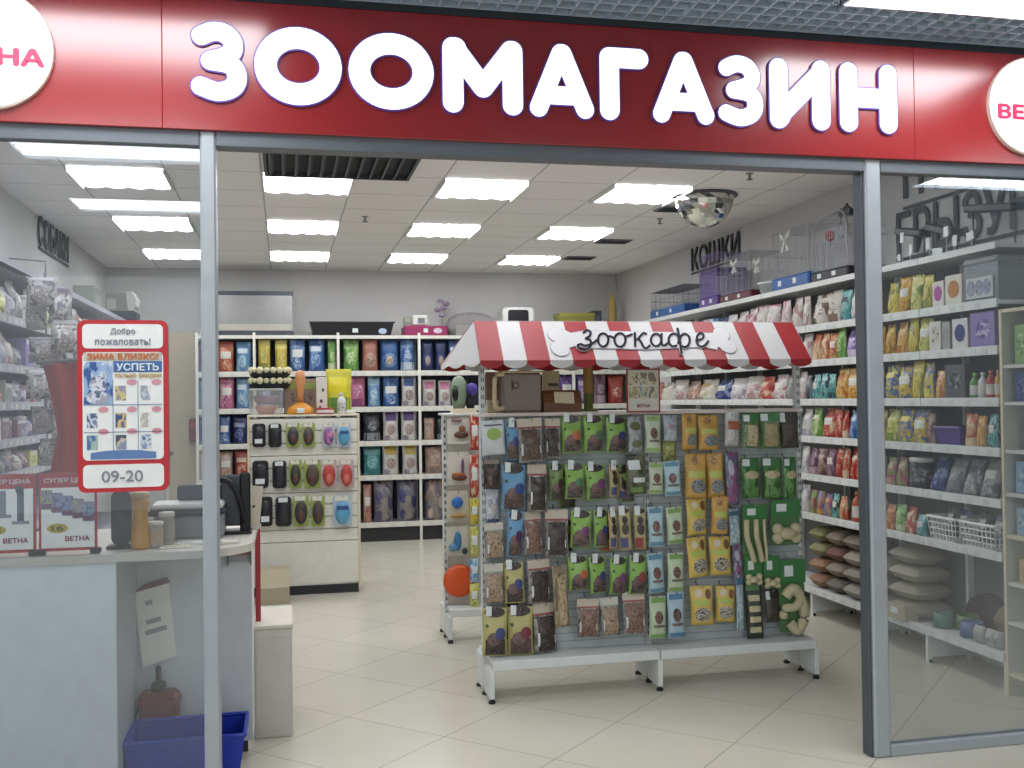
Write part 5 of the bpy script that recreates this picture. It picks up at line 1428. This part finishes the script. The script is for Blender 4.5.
def toycard(label, x0, x1, y0, y1, card, shapes, yy=6.60):
    a, c_ = atY(x0, (y0+y1)/2, yy), atY(x1, (y0+y1)/2, yy); w = c_.x-a.x
    zt, zb = atY(x0, y0, yy).z, atY(x0, y1, yy).z; h = zt-zb
    t = thing('toy_card', label, 'toy', ((a.x+c_.x)/2, yy, zb), 0, 'toys on the peg stand')
    MB().prism(round_rect(-w/2, w/2, 0, h, .008), 0, .004).build('card', mat(card, .5), t)
    for nm, u, v, ru, rv, m in shapes: MB().ball((u*w, -.012, v*h), 1, 7, (ru*w, .014, rv*h)).build(nm, m, t, True)
    MB().tube([(0, QP-yy-.01, h-.01), (0, -.012, h-.015), (0, -.014, h)], .0025, 5).build('hang_hook', STEEL, t)
toycard('white card with brown goggle shaped toy in top row of the peg stand', 447, 470, 414, 444, 'd0ccc0', [('toy_body', .1, .3, .32, .12, mat('5c3a2c', .4)), ('toy_body', .15, .5, .15, .12, mat('8c5c3c', .4)), ('logo', -.1, .8, .25, .06, mat('9c7880', .5))])
toycard('orange toy on a white card in second row of the peg stand', 447, 469, 452, 485, 'cfc9be', [('toy_body', .05, .22, .35, .10, mat('6c3c28', .4)), ('toy_handle', .2, .55, .07, .25, mat('6c4a64', .4)), ('toy_base', 0, .32, .32, .05, mat('b86430', .4))])
toycard('card with a round blue ball toy on the peg stand', 447, 469, 491, 522, 'c8bfac', [('ball', -.05, .62, .26, .19, mat('2c6cb4', .35)), ('ochre_strip', .0, .2, .4, .08, mat('b08c54', .5))])
toycard('card with a blue bone toy below the blue ball', 446, 469, 527, 556, 'c9c4b4', [('toy_body', .0, .5, .16, .34, mat('3c74a4', .35)), ('toy_part', .3, .15, .12, .12, mat('2c3034', .4)), ('toy_part', -.2, .3, .2, .14, mat('5c8cb0', .35))])
fz = thing('flying_disc', 'big bright orange flying disc hanging low on the peg stand', 'flying disc', (0, 0, 0))
p = atY(459.5, 581, 6.60); fz.location = p
o = MB(); o.lathe([(.004, -.018), (.075, -.018), (.098, -.010), (.106, .004), (.1, .006), (.088, -.004), (.004, -.008)], 36, axis='y', cap=False); o.build('disc', mat('d4521c', .35), fz, True)
MB().tube([(0, QP-6.60-.01, .1), (0, 0, .105)], .003, 5).build('hang_hook', STEEL, fz)
for i, (y0, y1, c, lb) in enumerate(((415, 450, 'red', 'red slim toy pack, highest at the edge of the peg stand'), (455, 497, 'red', 'red slim toy pack under the highest one'), (499, 524, 'yel', 'yellow slim toy pack beside the blue ball'), (527, 556, 'ygr', 'yellow green slim toy pack beside the blue bone'), (559, 582, 'lbl', 'blue slim toy pack beside the orange disc'), (584, 608, 'ygr', 'green slim toy pack lowest beside the orange disc'))):
    a, c_ = atY(469.5, y0, 6.57), atY(479, y1, 6.57)
    pack('toy_pack', lb, 'toy', 'toys on the peg stand', ((a.x+c_.x)/2, 6.57, c_.z), 0, c_.x-a.x, a.z-c_.z, .04, 'hang', c3(*PAL[c], 4), [('label', 'r', .2, .8, .4, .7, TAGW, .002)])
Z2 = 1.461
p = atY(464, 410, 6.66)
ct = thing('shallow_tray', 'cream shallow tray on top of the peg stand', 'tray', (p.x, 6.68, Z2)); MB().box(-.075, .075, -.07, .07, 0, .008).build('tray_floor', CREAM, ct)
b = MB(); b.box(-.075, .075, -.07, -.064, .008, .03); b.box(-.075, .075, .064, .07, .008, .03); b.box(-.075, -.069, -.064, .064, .008, .03); b.box(.069, .075, -.064, .064, .008, .03); b.build('tray_wall', CREAM, ct)
hm = thing('pet_helmet_toy', 'green and black rounded pet toy standing in the cream tray', 'toy', (p.x-.03, 6.68, Z2+.009))
MB().lathe([(.03, 0), (.045, .05), (.055, .12), (.05, .19), (.03, .225), (.004, .235)], 18).build('shell', mat('7c9078', .4), hm, True); MB().ball((-.028, -.03, .12), .04, 8, (.6, .8, 1.4)).build('dark_visor', mat('17181a', .3), hm, True)
pt = thing('plush_toy', 'purple and black plush toy beside the green rounded toy', 'toy', (p.x+.045, 6.67, Z2+.009))
MB().ball((0, 0, .055), .034, 8, (.9, .9, 1.6)).build('dark_body', mat('1b1b1e', .8), pt, True); MB().ball((.008, -.005, .145), .042, 8, (1, .9, 1)).build('purple_head', mat('4c3c8c', .7), pt, True)

# ------------------------------------------------------------------ slatwall stand
SY = 8.46; SX0, SX1 = -.288, .598
sw = thing('slatwall_stand', 'white slatwall stand with grooming packs in the middle of the shop', 'display stand', (0, 0, 0))
b = MB(); zz = 1.425; zs = [1.30, 1.155, 1.01, .865, .72, .575, .43, .335]
lo = .085
prev = lo
b.box(SX0+.02, SX1-.02, SY, SY+.022, lo, .42, .002)
zt = .425
while zt < 1.41:
    b.box(SX0+.02, SX1-.02, SY, SY+.022, zt, min(zt+.094, 1.42), .004); zt += .099
b.build('slat_panel', mat('d9d6cc', .45), sw)
MB().box(SX0+.02, SX1-.02, SY+.024, SY+.05, lo, 1.42).build('groove_backing', mat('a8a59a', .6), sw)
for x in (SX0, SX1-.02): MB().box(x, x+.02, SY-.004, SY+.45, .03, 1.43, .002).build('side_panel', mat('d0c6a8', .5), sw)
MB().box(SX0, SX1, SY-.004, SY+.45, 1.43, 1.446, .002).build('top_board', mat('d8cfb8', .5), sw)
MB().box(SX0+.02, SX1-.02, SY+.004, SY+.02, .0, .07).build('kick_plate', mat('23252c', .5), sw)
MB().box(SX0+.02, SX1-.02, SY+.06, SY+.44, .0, .03).build('floor_board', WHITE, sw)
def brush(label, x0, x1, y0, y1, kind, i):
    yy = SY-.03
    a, c_ = atY(x0, y0, yy), atY(x1, y1, yy); w = c_.x-a.x; h = a.z-c_.z
    t = thing('grooming_pack', label, 'grooming pack', ((a.x+c_.x)/2, yy, c_.z), 0, 'grooming packs on the slatwall')
    if kind == 'dark':
        MB().prism(round_rect(-w*.48, w*.48, 0, h*.97, w*.22), -.002, .004).build('backing_card', mat('1d1c20', .4), t)
        MB().ball((0, -.012, h*.45), 1, 9, (w*.42, .022, h*.42)).build('glove', c3('1b1b1f', '2c2c34', '141416', 5), t, True)
        MB().box(-w*.3, w*.25, -.036, -.030, h*(.16 if i % 3 == 0 else .80), h*(.34 if i % 3 == 0 else .95)).build('price_label', TAGW, t)
    else:
        cc_ = {'green': '8c9c4c', 'clear': 'b0b4b8', 'blue': 'a8b8c4', 'red': 'b4a0a0'}[kind]
        MB().prism(round_rect(-w*.5, w*.5, 0, h, .012), -.002, .004).build('backing_card', mat(cc_, .35), t)
        col = {'green': mat(('35382e', '50463a', '3c3a3a', '4a4440')[i % 4], .45), 'clear': c3('50508c', '8c5c94', 'c07c9c', 2), 'blue': mat('5c9cc0', .4), 'red': mat('b0403c', .4)}[kind]
        o = MB().ball((0, -.014, h*.46), 1, 10, (w*.40, .022, h*.38)).build('oval_brush', col, t, True)
        if kind in ('green', 'red'): MB().ball((.0, -.03, h*.36), 1, 8, (w*.22, .012, h*.18)).build('brush_pad', mat({'green': '5c3a34', 'red': 'c46858'}[kind], .5), t, True)
        MB().box(-w*.4, w*.3, -.004, -.002, h*.84, h*.99).build('price_label', mat('d6d4c4', .5), t)
        if kind == 'blue': MB().box(-w*.3, w*.3, -.037, -.033, h*.55, h*.68).build('dark_band', mat('2c4c84', .4), t)
    MB().tube([(0, .032, h-.012), (0, -.006, h-.014), (0, -.008, h)], .003, 5).build('hang_hook', STEEL, t)
LS = [('dark', 'black grooming glove pack'), ('green', 'green pack with dark oval brush'), ('clear', 'clear pack with purple and pink brush'), ('blue', 'pack with light blue round brush'), ('red', 'pack with red oval brush')]
rr = [('top row', 423, 447, [(252, 266, 'dark'), (268, 282, 'dark'), (286, 300, 'green'), (302, 315, 'green'), (322, 335, 'clear'), (337, 351, 'blue')]),
      ('middle row', 460, 488, [(252, 269, 'dark'), (272, 287, 'dark'), (289, 302, 'green'), (304, 321, 'green'), (321, 337, 'red'), (339, 354, 'red')]),
      ('bottom row', 496, 526, [(258, 273, 'dark'), (275, 292, 'dark'), (293, 309, 'green'), (311, 325, 'green'), (333, 352, 'blue')])]
i = 0
for rn, y0, y1, its in rr:
    for k, (x0, x1, kd) in enumerate(its):
        brush('%s, %s from the counter, slatwall %s' % (dict(LS)[kd], ORD[k], rn), x0, x1, y0, y1, kd, i); i += 1
# on top of the slatwall stand
TZ = 1.447
def xat(px): return atY(px, 410, SY+.1).x
for k in range(2):
    t = thing('pet_bed', 'black pet bed with cream fluffy rim on the slatwall stand, %s of two' % ('upper' if k else 'lower'), 'pet bed', (xat(270), SY+.27, TZ+.215+.085*k), 0, 'stacked pet beds')
    MB().lathe([(.14, 0), (.165, .03), (.165, .06)], 24, sy=.8).build('bed_wall', mat('1d1f28', .7), t, True)
    b = MB()
    for q in range(18):
        a = 2*PI*q/18; b.ball((.155*math.cos(a), .124*math.sin(a), .062), .026+.005*math.sin(q*2.7), 5)
    b.build('fluffy_rim', mat('cfc9a4', .9, bump=.4), t, True)
bx_ = thing('clear_box', 'clear plastic box holding stacked bowls on the slatwall stand', 'box', (xat(266), SY+.27, TZ))
b = MB(); w = .135
b.box(-w, w, -.13, -.127, 0, .2); b.box(-w, w, .127, .13, 0, .2); b.box(-w, -w+.003, -.127, .127, 0, .2); b.box(w-.003, w, -.127, .127, 0, .2)
b.build('box_wall', clear('c4c8c4', .22), bx_); MB().box(-w, w, -.13, .13, .2, .214, .003).build('lid', mat('b8bab4', .4), bx_)
for k, (c, z, r, nm) in enumerate((('b4542c', .002, .095, 'orange'), ('7c3c74', .085, .115, 'purple'))):
    o = MB().lathe([(r*.6, 0), (r*.85, .03), (r, .07), (r*.93, .07), (r*.75, .03), (.004, .012)], 22, sy=.9).build('bowl', mat(c, .35), None, True, (xat(266), SY+.27, TZ+z))
    tag(o, '%s bowl inside the clear box on the slatwall stand' % nm, 'bowl', 'bowls in the clear box')
sc = thing('rubber_bell_toy', 'orange bell shaped toy with tall handle on the slatwall stand', 'toy', (xat(300.5), SY+.1, TZ))
MB().lathe([(.105, 0), (.108, .02), (.095, .055), (.05, .085), (.028, .095)], 26).build('bell_base', mat('cc8a2c', .4), sc, True)
MB().lathe([(.028, .095), (.028, .18), (.036, .22), (.042, .30), (.036, .345), (.006, .36)], 18).build('handle', mat('c88a58', .45), sc, True)
MB().box(-.03, .03, -.110, -.098, .01, .05, .003).build('white_label', TAGW, sc)
pk = carton('carton', 'brown picture carton with green band behind the orange bell toy', 'box', None, (xat(301), SY+.32, TZ), 0, .27, .29, .10, mat('8c7868', .45), [('green_band', 'r', .05, .95, .72, .9, mat('8c9c50', .4), 0), ('picture', 'e', .1, .45, .2, .6, c3('5c5048', '9c8c7c', '706858', 4), 0), ('picture', 'e', .55, .95, .2, .6, c3('6c4038', '8c7c74', '705858', 4), 0)])
o = carton('carton', 'tall white spotted carton next to the yellow bag', 'box', None, (xat(322), SY+.16, TZ), 0, .085, .30, .09, mat('d2cfc6', .45), [('spot_print', 'e', .3, .6, .3, .4, mat('4c4c44', .4), 0), ('spot_print', 'e', .5, .75, .6, .7, mat('5c5c54', .4), 0), ('spot_print', 'e', .2, .45, .14, .22, mat('4c4c44', .4), 0)])
pack('food_bag', 'bright yellow bag with green foot on the slatwall stand', 'pet food', None, (xat(340), SY+.24, TZ), 0, .21, .37, .09, 'stand', mat('c9c23c', .35), [('yellow_panel', 'r', .1, .8, .48, .82, mat('dccb1c', .3), .002), ('green_foot', 'r', .06, .94, .02, .36, mat('5c8c40', .4), .002)])
bottle('bottle', 'white spray bottle before the yellow bag', 'bottle', None, (xat(341.5), SY+.08, TZ), .035, .17, mat('d0d0ca', .4), mat('c4c4be', .4), c3('9c9c94', 'd0d0ca', '6c6c64', 5))
jar('tin', 'flat red and white tin at the front of the slatwall stand top', 'tin', None, (xat(325), SY+.06, TZ), .07, .05, mat('b02c30', .35), mat('c0403c', .35), mat('d8c8c8', .4))
jar('tin', 'flat white round tin at the edge of the slatwall stand top', 'tin', None, (xat(350), SY+.08, TZ), .045, .03, mat('d4d4d0', .4), mat('dcdcd8', .4))
# ------------------------------------------------------------------ counter
CT = .985
ctr = thing('sales_counter', 'white sales counter with recessed side behind the window', 'counter', (0, 0, 0))
CW = mat('e9ecee', .45)
MB().box(-1.86, -.624, 4.12, 4.142, .0, CT-.03, .002).build('front_panel', CW, ctr)
MB().box(-.646, -.624, 4.142, 4.67, .0, CT-.03).build('cheek_panel', mat('b4b8bc', .45), ctr)  # white counter board, greyed to paint the shade of the recess
MB().box(-.624, -.145, 4.67, 4.692, .07, CT-.03, .002).build('recessed_panel', mat('c4c7ca', .45), ctr)  # same white as the front, shade of the recess put into its colour
MB().box(-.167, -.145, 4.692, 5.0, .07, CT-.03).build('end_panel', CW, ctr)
MB().box(-.624, -.17, 4.74, 4.76, 0, .07).build('kick_plate', mat('2c2e32', .6), ctr)  # dark colour paints the toe-kick shadow under the panel
b = MB()
P = [(-1.86, 4.09), (-.40, 4.10)]+[(-.335+.21*math.sin(t)-.0, 4.31-.21*math.cos(t)) for t in [PI/2*k/8 for k in range(9)]]+[(-.125, 4.95), (-1.86, 4.95)]
b.v += [(x, y, CT-.03) for x, y in P]+[(x, y, CT) for x, y in P]; n = len(P)
b.f += [tuple(range(n))[::-1], tuple(range(n, 2*n))]+[(i, (i+1) % n, (i+1) % n+n, i+n) for i in range(n)]; b.m += [0]*(n+2)
b.build('worktop', mat('cfcac0', .4), ctr)
# tent cards
def tent(label, xc, w, pic, price):
    t = thing('price_stand', label, 'price stand', (xc, 4.155, CT+.001))
    h = .305
    MB().box(-w/2, w/2, -.004, .004, .012, h).build('frame', mat('a81c2c', .4), t)
    s = MB().box(-w/2+.009, w/2-.009, -.006, -.0035, .024, h-.055).build('sheet', mat('f0f0ee', .45), t)
    hd = MB().box(-w/2+.002, w/2-.002, -.006, -.0035, h-.053, h-.003).build('header', mat('a81c2c', .4), t)
    lettering('СУПЕР ЦЕНА', w*.82, .021, mat('d8ccd0', .5), hd, (0, -.0066, h-.029), bold=.003)
    lettering('ВЕТНА', w*.42, .019, mat('8c3048', .5), s, (w*.16, -.0066, .058), bold=.003)
    pr = MB().prism([(-w*.18+.037*math.cos(2*PI*k/20), .098+.018*math.sin(2*PI*k/20)) for k in range(20)], -.0068, -.0055).build('price_oval', mat('b8a830', .45), s)
    lettering(price, .042, .02, mat('5c5424', .5), pr, (-w*.18, -.0072, .098), bold=.003)
    if pic == 'posts':
        for k, (x, z0, z1, c) in enumerate(((-.05, .14, .20, '7c8494'), (-.012, .155, .245, '747c88'), (.05, .13, .235, '54606c'))):
            MB().box(x-.012, x+.012, -.0066, -.0058, z0, z1).build('post_picture', mat(c, .5), s); MB().box(x-.03, x+.03, -.0068, -.006, z0-.012, z0).build('foot_picture', mat('8c9098', .5), s)
        MB().prism([(.035, .235), (.06, .225), (.062, .25), (.048, .262), (.03, .255)][::1], -.0066, -.0058).build('cat_picture', mat('3c4450', .5), s)
    else:
        for k in range(5):
            x = -.078+.037*k; z = .168-.012*k
            MB().prism(round_rect(x-.018, x+.024, z, z+.075, .008), -.0064-.0004*k, -.0058).build('bag_picture', c3(('5c5c8c', '6c5080', '5c5088', '6c5c7c', '5c4c78')[k], ('9ca86c', '7c94b4', '6c90bc', 'a09c74', '74a0b4')[k], '8c7ca0', 4), s)
            MB().box(x-.016, x+.022, -.0068-.0004*k, -.006, z+.004, z+.022).build('bag_band', mat('6c3c64', .45), s)
    for x in (-w/2+.006, w/2-.006): MB().box(x-.018, x+.018, -.022, .022, -.0, .02, .004).build('foot_clip', mat('17191d', .4), t)
    return t
tent('red framed super price stand with cat posts on the counter end at the frame edge', -1.012, .205, 'posts', '55')
tent('red framed super price stand with a row of bags on the counter', -.797, .205, 'bags', '16')
mt = thing('card_display', 'dark rounded display back standing beside the price stands', 'display', (-.625, 4.26, CT+.001))
MB().prism(round_rect(-.035, .04, .012, .225, .03), -.012, .012).build('casing', mat('15181c', .4), mt); MB().box(-.05, .05, -.04, .04, 0, .014, .004).build('foot', mat('15181c', .4), mt)
bt = thing('amber_jar', 'tall amber jar on the counter beside the dark display', 'jar', (-.548, 4.22, CT+.001))
MB().lathe([(.034, 0), (.038, .01), (.034, .07), (.028, .1), (.028, .15), (.034, .17), (.034, .2)], 18).build('jar_body', mat('b8842a', .25), bt, True); MB().lathe([(.036, .195), (.036, .215), (.02, .22)], 18).build('lid', mat('b89868', .4), bt, True)
for k, (x, y, r, h, c) in enumerate(((-.495, 4.24, .03, .10, 'a89070'), (-.46, 4.30, .03, .13, '9c948c'))):
    jar('glass_jar', '%s clear jar beside the amber jar on the counter' % ('lower' if k == 0 else 'taller'), 'jar', 'small jars on the counter', (x, y, CT+.001), r, h, clear('b8aca0', .6), mat('c8c4bc', .4), mat(c, .5))
for k, (x, y, rz, c) in enumerate(((-.42, 4.22, .2, 'd6d0bc'), (-.36, 4.32, -.15, 'd8d8d4'), (-.25, 4.28, .35, 'dad6c8'))):
    o = MB().box(-.06, .06, -.045, .045, 0, .004+.002*k).build('paper_slip', mat(c, .6), None, False, (x, y, CT+.001), rz)
    MB().box(-.05, .0, -.02, .0, .004+.002*k, .0045+.002*k).build('print', mat(('b0a890', '8c98a0', '4c7c5c')[k], .6), o)
    tag(o, ('cream paper slip nearest to the jars on the counter', 'white paper slip under the keyboard tray', 'paper slip with green print at the rounded counter end')[k], 'paper', 'papers on the counter')
rg = thing('cash_register', 'grey cash register with dark edged shelf on the counter', 'cash register', (-.40, 4.55, CT+.001))
MB().box(-.13, .15, -.09, .12, 0, .10, .01).build('body', mat('8c9094', .45), rg)
MB().box(-.15, .16, -.13, .12, .10, .122, .008).build('dark_shelf', mat('2c3440', .4), rg); MB().box(-.14, .15, -.12, .1, .122, .145, .008).build('key_deck', mat('c4c2bc', .4), rg)
MB().box(-.05, .12, .06, .08, .145, .21, .008).build('display', mat('23282e', .35), rg)
mo = thing('monitor', 'black monitor on a curved arm seen from behind at the counter end', 'monitor', (-.22, 4.62, CT+.001))
MB().box(-.05, .07, -.02, .0, .03, .25, .008).build('screen_back', mat('4c5058', .4), mo); MB().box(.03, .075, -.035, -.018, .0, .26, .01).build('arm', mat('14161a', .4), mo)
MB().box(-.06, .08, -.08, .05, 0, .012, .004).build('foot', mat('14161a', .4), mo); MB().tube(catmull([(-.06, -.03, .23), (-.01, -.05, .22), (.03, -.05, .14), (.05, -.04, .04)], 5), .012, 7).build('cable', mat('14161a', .5), mo)
bk = thing('brochure_holder', 'white brochure with dark dot standing at the counter end', 'brochure', (-.135, 4.72, CT+.001))
q = MB().box(-.022, .022, -.003, .003, 0, .19).build('card', mat('d4ccb8', .5), bk); q.rotation_euler = (0, .10, 0)
MB().prism([(.006*math.cos(2*PI*k/12), .10+.006*math.sin(2*PI*k/12)) for k in range(12)], -.005, -.003).build('dot', DARK, bk)
MB().box(-.03, .03, -.012, .02, 0, .02).build('base', mat('c8c4bc', .5), bk)
pz = thing('leaflet', 'pink and purple leaflet leaning by the monitor', 'leaflet', (-.168, 4.66, CT+.001))
MB().box(-.012, .012, -.003, .003, 0, .2).build('sheet', c3('b87c94', 'd0a8b0', '6c5484', 3), pz); MB().box(-.018, .018, -.01, .012, 0, .014).build('base', mat('b0acb0', .5), pz)
rs = thing('red_rail', 'slim red upright strip at the end of the sales counter', 'rail', (-.128, 5.02, .0))
MB().box(-.012, .012, -.02, .02, 0, .985, .003).build('strip', mat('9c2a34', .4), rs); MB().box(-.02, .02, -.03, .03, 0, .01).build('foot', mat('8c8c8c', .5), rs)
hk = thing('card_terminal_holder', 'small grey holder with red band fixed under the counter end', 'holder', (-.197, 4.669, .84))
MB().box(-.052, -.046, -.03, 0, 0, .10).build('side_plate', mat('6c7078', .45), hk); MB().box(.046, .052, -.03, 0, 0, .10).build('side_plate', mat('6c7078', .45), hk)
MB().box(-.046, .046, -.028, -.004, .045, .062).build('red_band', mat('8c3444', .45), hk); MB().box(-.046, .046, -.004, 0, .01, .095).build('back_plate', mat('a4a6aa', .45), hk)
# notice on the recessed panel
nb = thing('notice_board', 'tilted white notice with dark red top edge on the recessed counter panel', 'notice', (-.548, 4.658, .595))
MB().prism([(-.050, -.174), (.088, -.132), (.058, .182), (-.084, .147)], -.006, .004).build('sheet', mat('e6e3d8', .5), nb)
MB().prism([(-.086, .147), (.060, .182), (.050, .205), (-.040, .180)], -.010, .004).build('clip', mat('6c2430', .45), nb)
for z, w in ((.095, .03), (.015, .062), (-.028, .09)):
    q = MB().box(-w/2, w/2, -.0068, -.0058, z, z+.02).build('text_line', mat('9a9a98', .6), nb); q.rotation_euler = (0, -.24, 0)
cnst = thing('canister', 'reddish brown canister with black nozzle behind the blue basket', 'canister', (-.53, 4.60, .0))
MB().box(-.08, .085, -.045, .045, 0, .335, .02).build('body', mat('6c2c2a', .4), cnst); MB().box(-.085, .09, -.048, .048, .285, .305, .006).build('shoulder', mat('7c3430', .4), cnst)
MB().lathe([(.03, .335), (.03, .365), (.012, .375), (.012, .43), (.006, .44)], 14).build('nozzle', mat('2c2420', .4), cnst, True)
MB().tube([(-.08, -.02, .28), (-.095, -.03, .2), (-.09, -.03, .05)], .006, 6).build('hose', mat('2c2a2c', .5), cnst)
basket('shopping_basket', 'deep blue plastic shopping basket under the counter end', 'basket', None, (-.395, 4.40, .0), .0, .46, .30, .225, mat('1233a6', .35), False)
# boxes between counter and slatwall stand
pd = thing('low_cabinet', 'plain grey white low cabinet standing behind the counter end', 'cabinet', (-.055, 5.10, 0))
MB().box(-.09, .082, -.20, .25, .0, .50, .004).build('body', mat('c4bfb6', .5), pd); MB().box(-.094, .086, -.206, .255, .50, .518, .003).build('top', mat('cfc8bc', .5), pd)
MB().box(-.08, .075, -.203, -.199, .03, .46).build('front_door', mat('bfbbb4', .5), pd)
carton('carton', 'cream cardboard box on the floor before the slatwall stand', 'box', None, (-.095, 8.22, 0), 0, .245, .26, .20, mat('ab9f88', .6), [('upper_half', 'r', 0, 1, .48, 1, mat('d2c6ac', .6), 0)])
# ------------------------------------------------------------------ dog wall goods
LROW = {2.03: 'highest shelf', 1.765: 'second shelf', 1.56: 'third shelf', 1.36: 'fourth shelf', 1.18: 'fifth shelf'}
KEYS = ['lav', 'whi', 'gry', 'lav', 'wpl', 'drk', 'gry', 'prb', 'ygr', 'lav', 'pur', 'wpl', 'sal', 'gry']
RL = random.Random(21)
for z, nm in LROW.items():
    y = 5.55; n = 0
    hmax = {2.03: .25, 1.765: .20, 1.56: .15, 1.36: .15, 1.18: .14}[z]
    end = 9.6 if z > 1.7 else 8.6
    while y < end and n < 30:
        w = RL.uniform(.13, .24) if z > 1.6 else RL.uniform(.10, .2)
        key = KEYS[RL.randrange(len(KEYS))]
        h = hmax*RL.uniform(.72, .97); d = .14
        kind = RL.choice('ppccpj')
        where = '%s from the window on the dog wall %s' % (ORD[n], nm)
        loc = (LX-.012-d/2, y+w/2, z+.001); G = 'goods on the dog wall rack'
        if kind == 'p': pack('toy_pack', '%s pack, %s' % (WORD[key], where), 'pet goods', G, loc, PI/2, w-.01, h, d, 'stand', c3(*PAL[key], 2.6), stand_patches(key, n))
        elif kind == 'c': carton('carton', '%s carton, %s' % (WORD[key], where), 'box', G, loc, PI/2, w-.02, h*.9, d, mat(PAL[key][1], .45), [('picture', 'e', .15, .85, .2, .75, c3(*PAL[key], 4), 0), ('label', 'r', .1, .9, .8, .95, mat('cfcccc', .45), 0)])
        else: jar('jar', '%s jar, %s' % (WORD[key], where), 'jar', G, loc, min(w*.42, .07), h*.9, mat(PAL[key][1], .3), mat('cfcdd0', .4), c3(*PAL[key], 4))
        y += w+.005; n += 1
# toys hanging on a strip at the dog wall aisle
hs = thing('clip_strip', 'hanging grey clip strip in front of the dog wall rack', 'strip', (-1.26, 6.02, 0))
MB().tube([(-.19, 0, 2.345), (0, 0, 2.33), (0, -.012, 2.30), (0, 0, 1.22)], .005, 6).build('strip', mat('8c8c94', .4), hs)
for k in range(6): MB().tube([(0, 0, 2.24-.19*k), (0, -.05, 2.24-.19*k), (0, -.055, 2.26-.19*k)], .003, 5).build('hook', STEEL, hs)
for k in range(11):
    px = (42, 60, 36, 66, 48, 68, 40, 58, 44, 66, 52)[k]; py = (292, 306, 318, 336, 350, 374, 384, 404, 420, 430, 452)[k]
    w = (.16, .12, .13, .15, .19, .10, .14, .16, .13, .15, .17)[k]; h = (.16, .20, .13, .18, .14, .17, .16, .14, .15, .16, .15)[k]
    c = ('b0acb0', '9c9498', 'b8b4b4', 'a09488', '8c8894', '9a8c84', 'b4b0b4', '94909c', 'aca4a0', '8c8a90', 'b0acac')[k]
    yy = 5.93+.035*(k % 3); p = atY(px, py, yy)
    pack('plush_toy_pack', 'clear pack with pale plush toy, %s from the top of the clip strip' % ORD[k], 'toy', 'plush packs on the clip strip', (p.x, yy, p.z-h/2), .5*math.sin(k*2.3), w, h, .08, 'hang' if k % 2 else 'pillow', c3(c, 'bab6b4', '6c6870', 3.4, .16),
         [('header', 'r', .1, .9, .86, .98, mat(('c4c0c4', '8c8490', 'b8b4bc')[k % 3], .4), .002), ('plush_toy', 'e', .2, .8, .12, .7, c3(('b8a89c', '7c7c8c', 'c4c0bc', '8c7c74')[k % 4], '8c8890', 'ccc8c4', 4), .004), ('painted_shine', 'r', .2, .30, .4, .66, mat('e0e0e0', .1), .006)], lean=.12*math.sin(k*1.7))  # last patch is a highlight painted on the clear pack
rd = thing('red_drape', 'dark red fabric drape hanging behind the opening hours board', 'drape', (-1.04, 5.6, 1.2))
b = MB(); n = 14
for s in (0, 1):
    vs = []
    for j in range(9):
        for i in range(n+1):
            u, v = i/n, j/8
            wv = .085+.075*abs(v-.38)**1.2*1.6
            vs.append((-.0+(u-.5)*2*wv, .014*math.sin(u*14+v*2)+(.006 if s else 0), v*.55+(.03*u if j == 8 else 0)))
    fs = [(j*(n+1)+i, j*(n+1)+i+1, (j+1)*(n+1)+i+1, (j+1)*(n+1)+i) for j in range(8) for i in range(n)]
    b.add(vs, fs if not s else [f[::-1] for f in fs])
b.build('cloth', mat('9c2624', .8), rd, True)
MB().tube([(-.18, .003, .56), (.18, .003, .59)], .009, 7).build('rod', mat('5c5c60', .4), rd); MB().tube([(0, .003, .575), (0, .003, .60)], .004, 5).build('hanger', mat('5c5c60', .4), rd)
MB().box(-.012, .012, .035, .06, -1.2, .59).build('stand_post', mat('7c7c80', .4), rd); MB().box(-.1, .1, -.06, .16, -1.2, -1.185).build('stand_foot', mat('6c6c70', .4), rd)
# on top of the dog wall rack
LTOP = 2.337
ct_ = thing('cat_carrier', 'grey and white pet carrier with dark base at the dog wall far end', 'carrier', (-1.52, 10.35, LTOP))
MB().prism(round_rect(-.13, .16, .08, .26, .05), -.14, .14).build('grey_shell', mat('8c8c84', .45), ct_); MB().box(-.14, .17, -.15, .15, 0, .09, .015).build('dark_base', mat('1c2430', .45), ct_)
MB().prism([(.10, .09), (.15, .09), (.17, .20), (.13, .27), (.08, .27)], -.148, .148).build('white_door', mat('cfcfca', .4), ct_); MB().box(-.09, -.01, -.152, -.138, .1, .2).build('window', mat('c0c0b4', .4), ct_)
carton('carton', 'greenish grey flat carton near the far end of the dog wall top', 'box', None, (-1.68, 9.75, LTOP), PI/2, .6, .24, .17, mat('84887c', .5), [('label', 'r', .2, .6, .3, .7, mat('9c9c90', .5), 0)])
# ------------------------------------------------------------------ light, exposure
# mall ambient light, added brighter on the left to lift the counter front
wd = bpy.data.worlds.new('mall_ambience'); SC.world = wd; wd.use_nodes = True
nt = wd.node_tree; bg = nt.nodes['Background']
tc = nt.nodes.new('ShaderNodeTexCoord'); sp = nt.nodes.new('ShaderNodeSeparateXYZ'); mr = nt.nodes.new('ShaderNodeMapRange')
nt.links.new(tc.outputs['Generated'], sp.inputs[0]); nt.links.new(sp.outputs[0], mr.inputs[0])
mr.inputs[1].default_value = -0.30; mr.inputs[2].default_value = 0.35
mr.inputs[3].default_value = 1.25; mr.inputs[4].default_value = 0.22
bg.inputs[0].default_value = (0.90, 0.95, 1.0, 1)
nt.links.new(mr.outputs[0], bg.inputs[1])
vs = SC.view_settings
vs.view_transform = 'Standard'; vs.look = 'None'; vs.exposure = 0.0; vs.gamma = 1.0
vs.use_curve_mapping = False
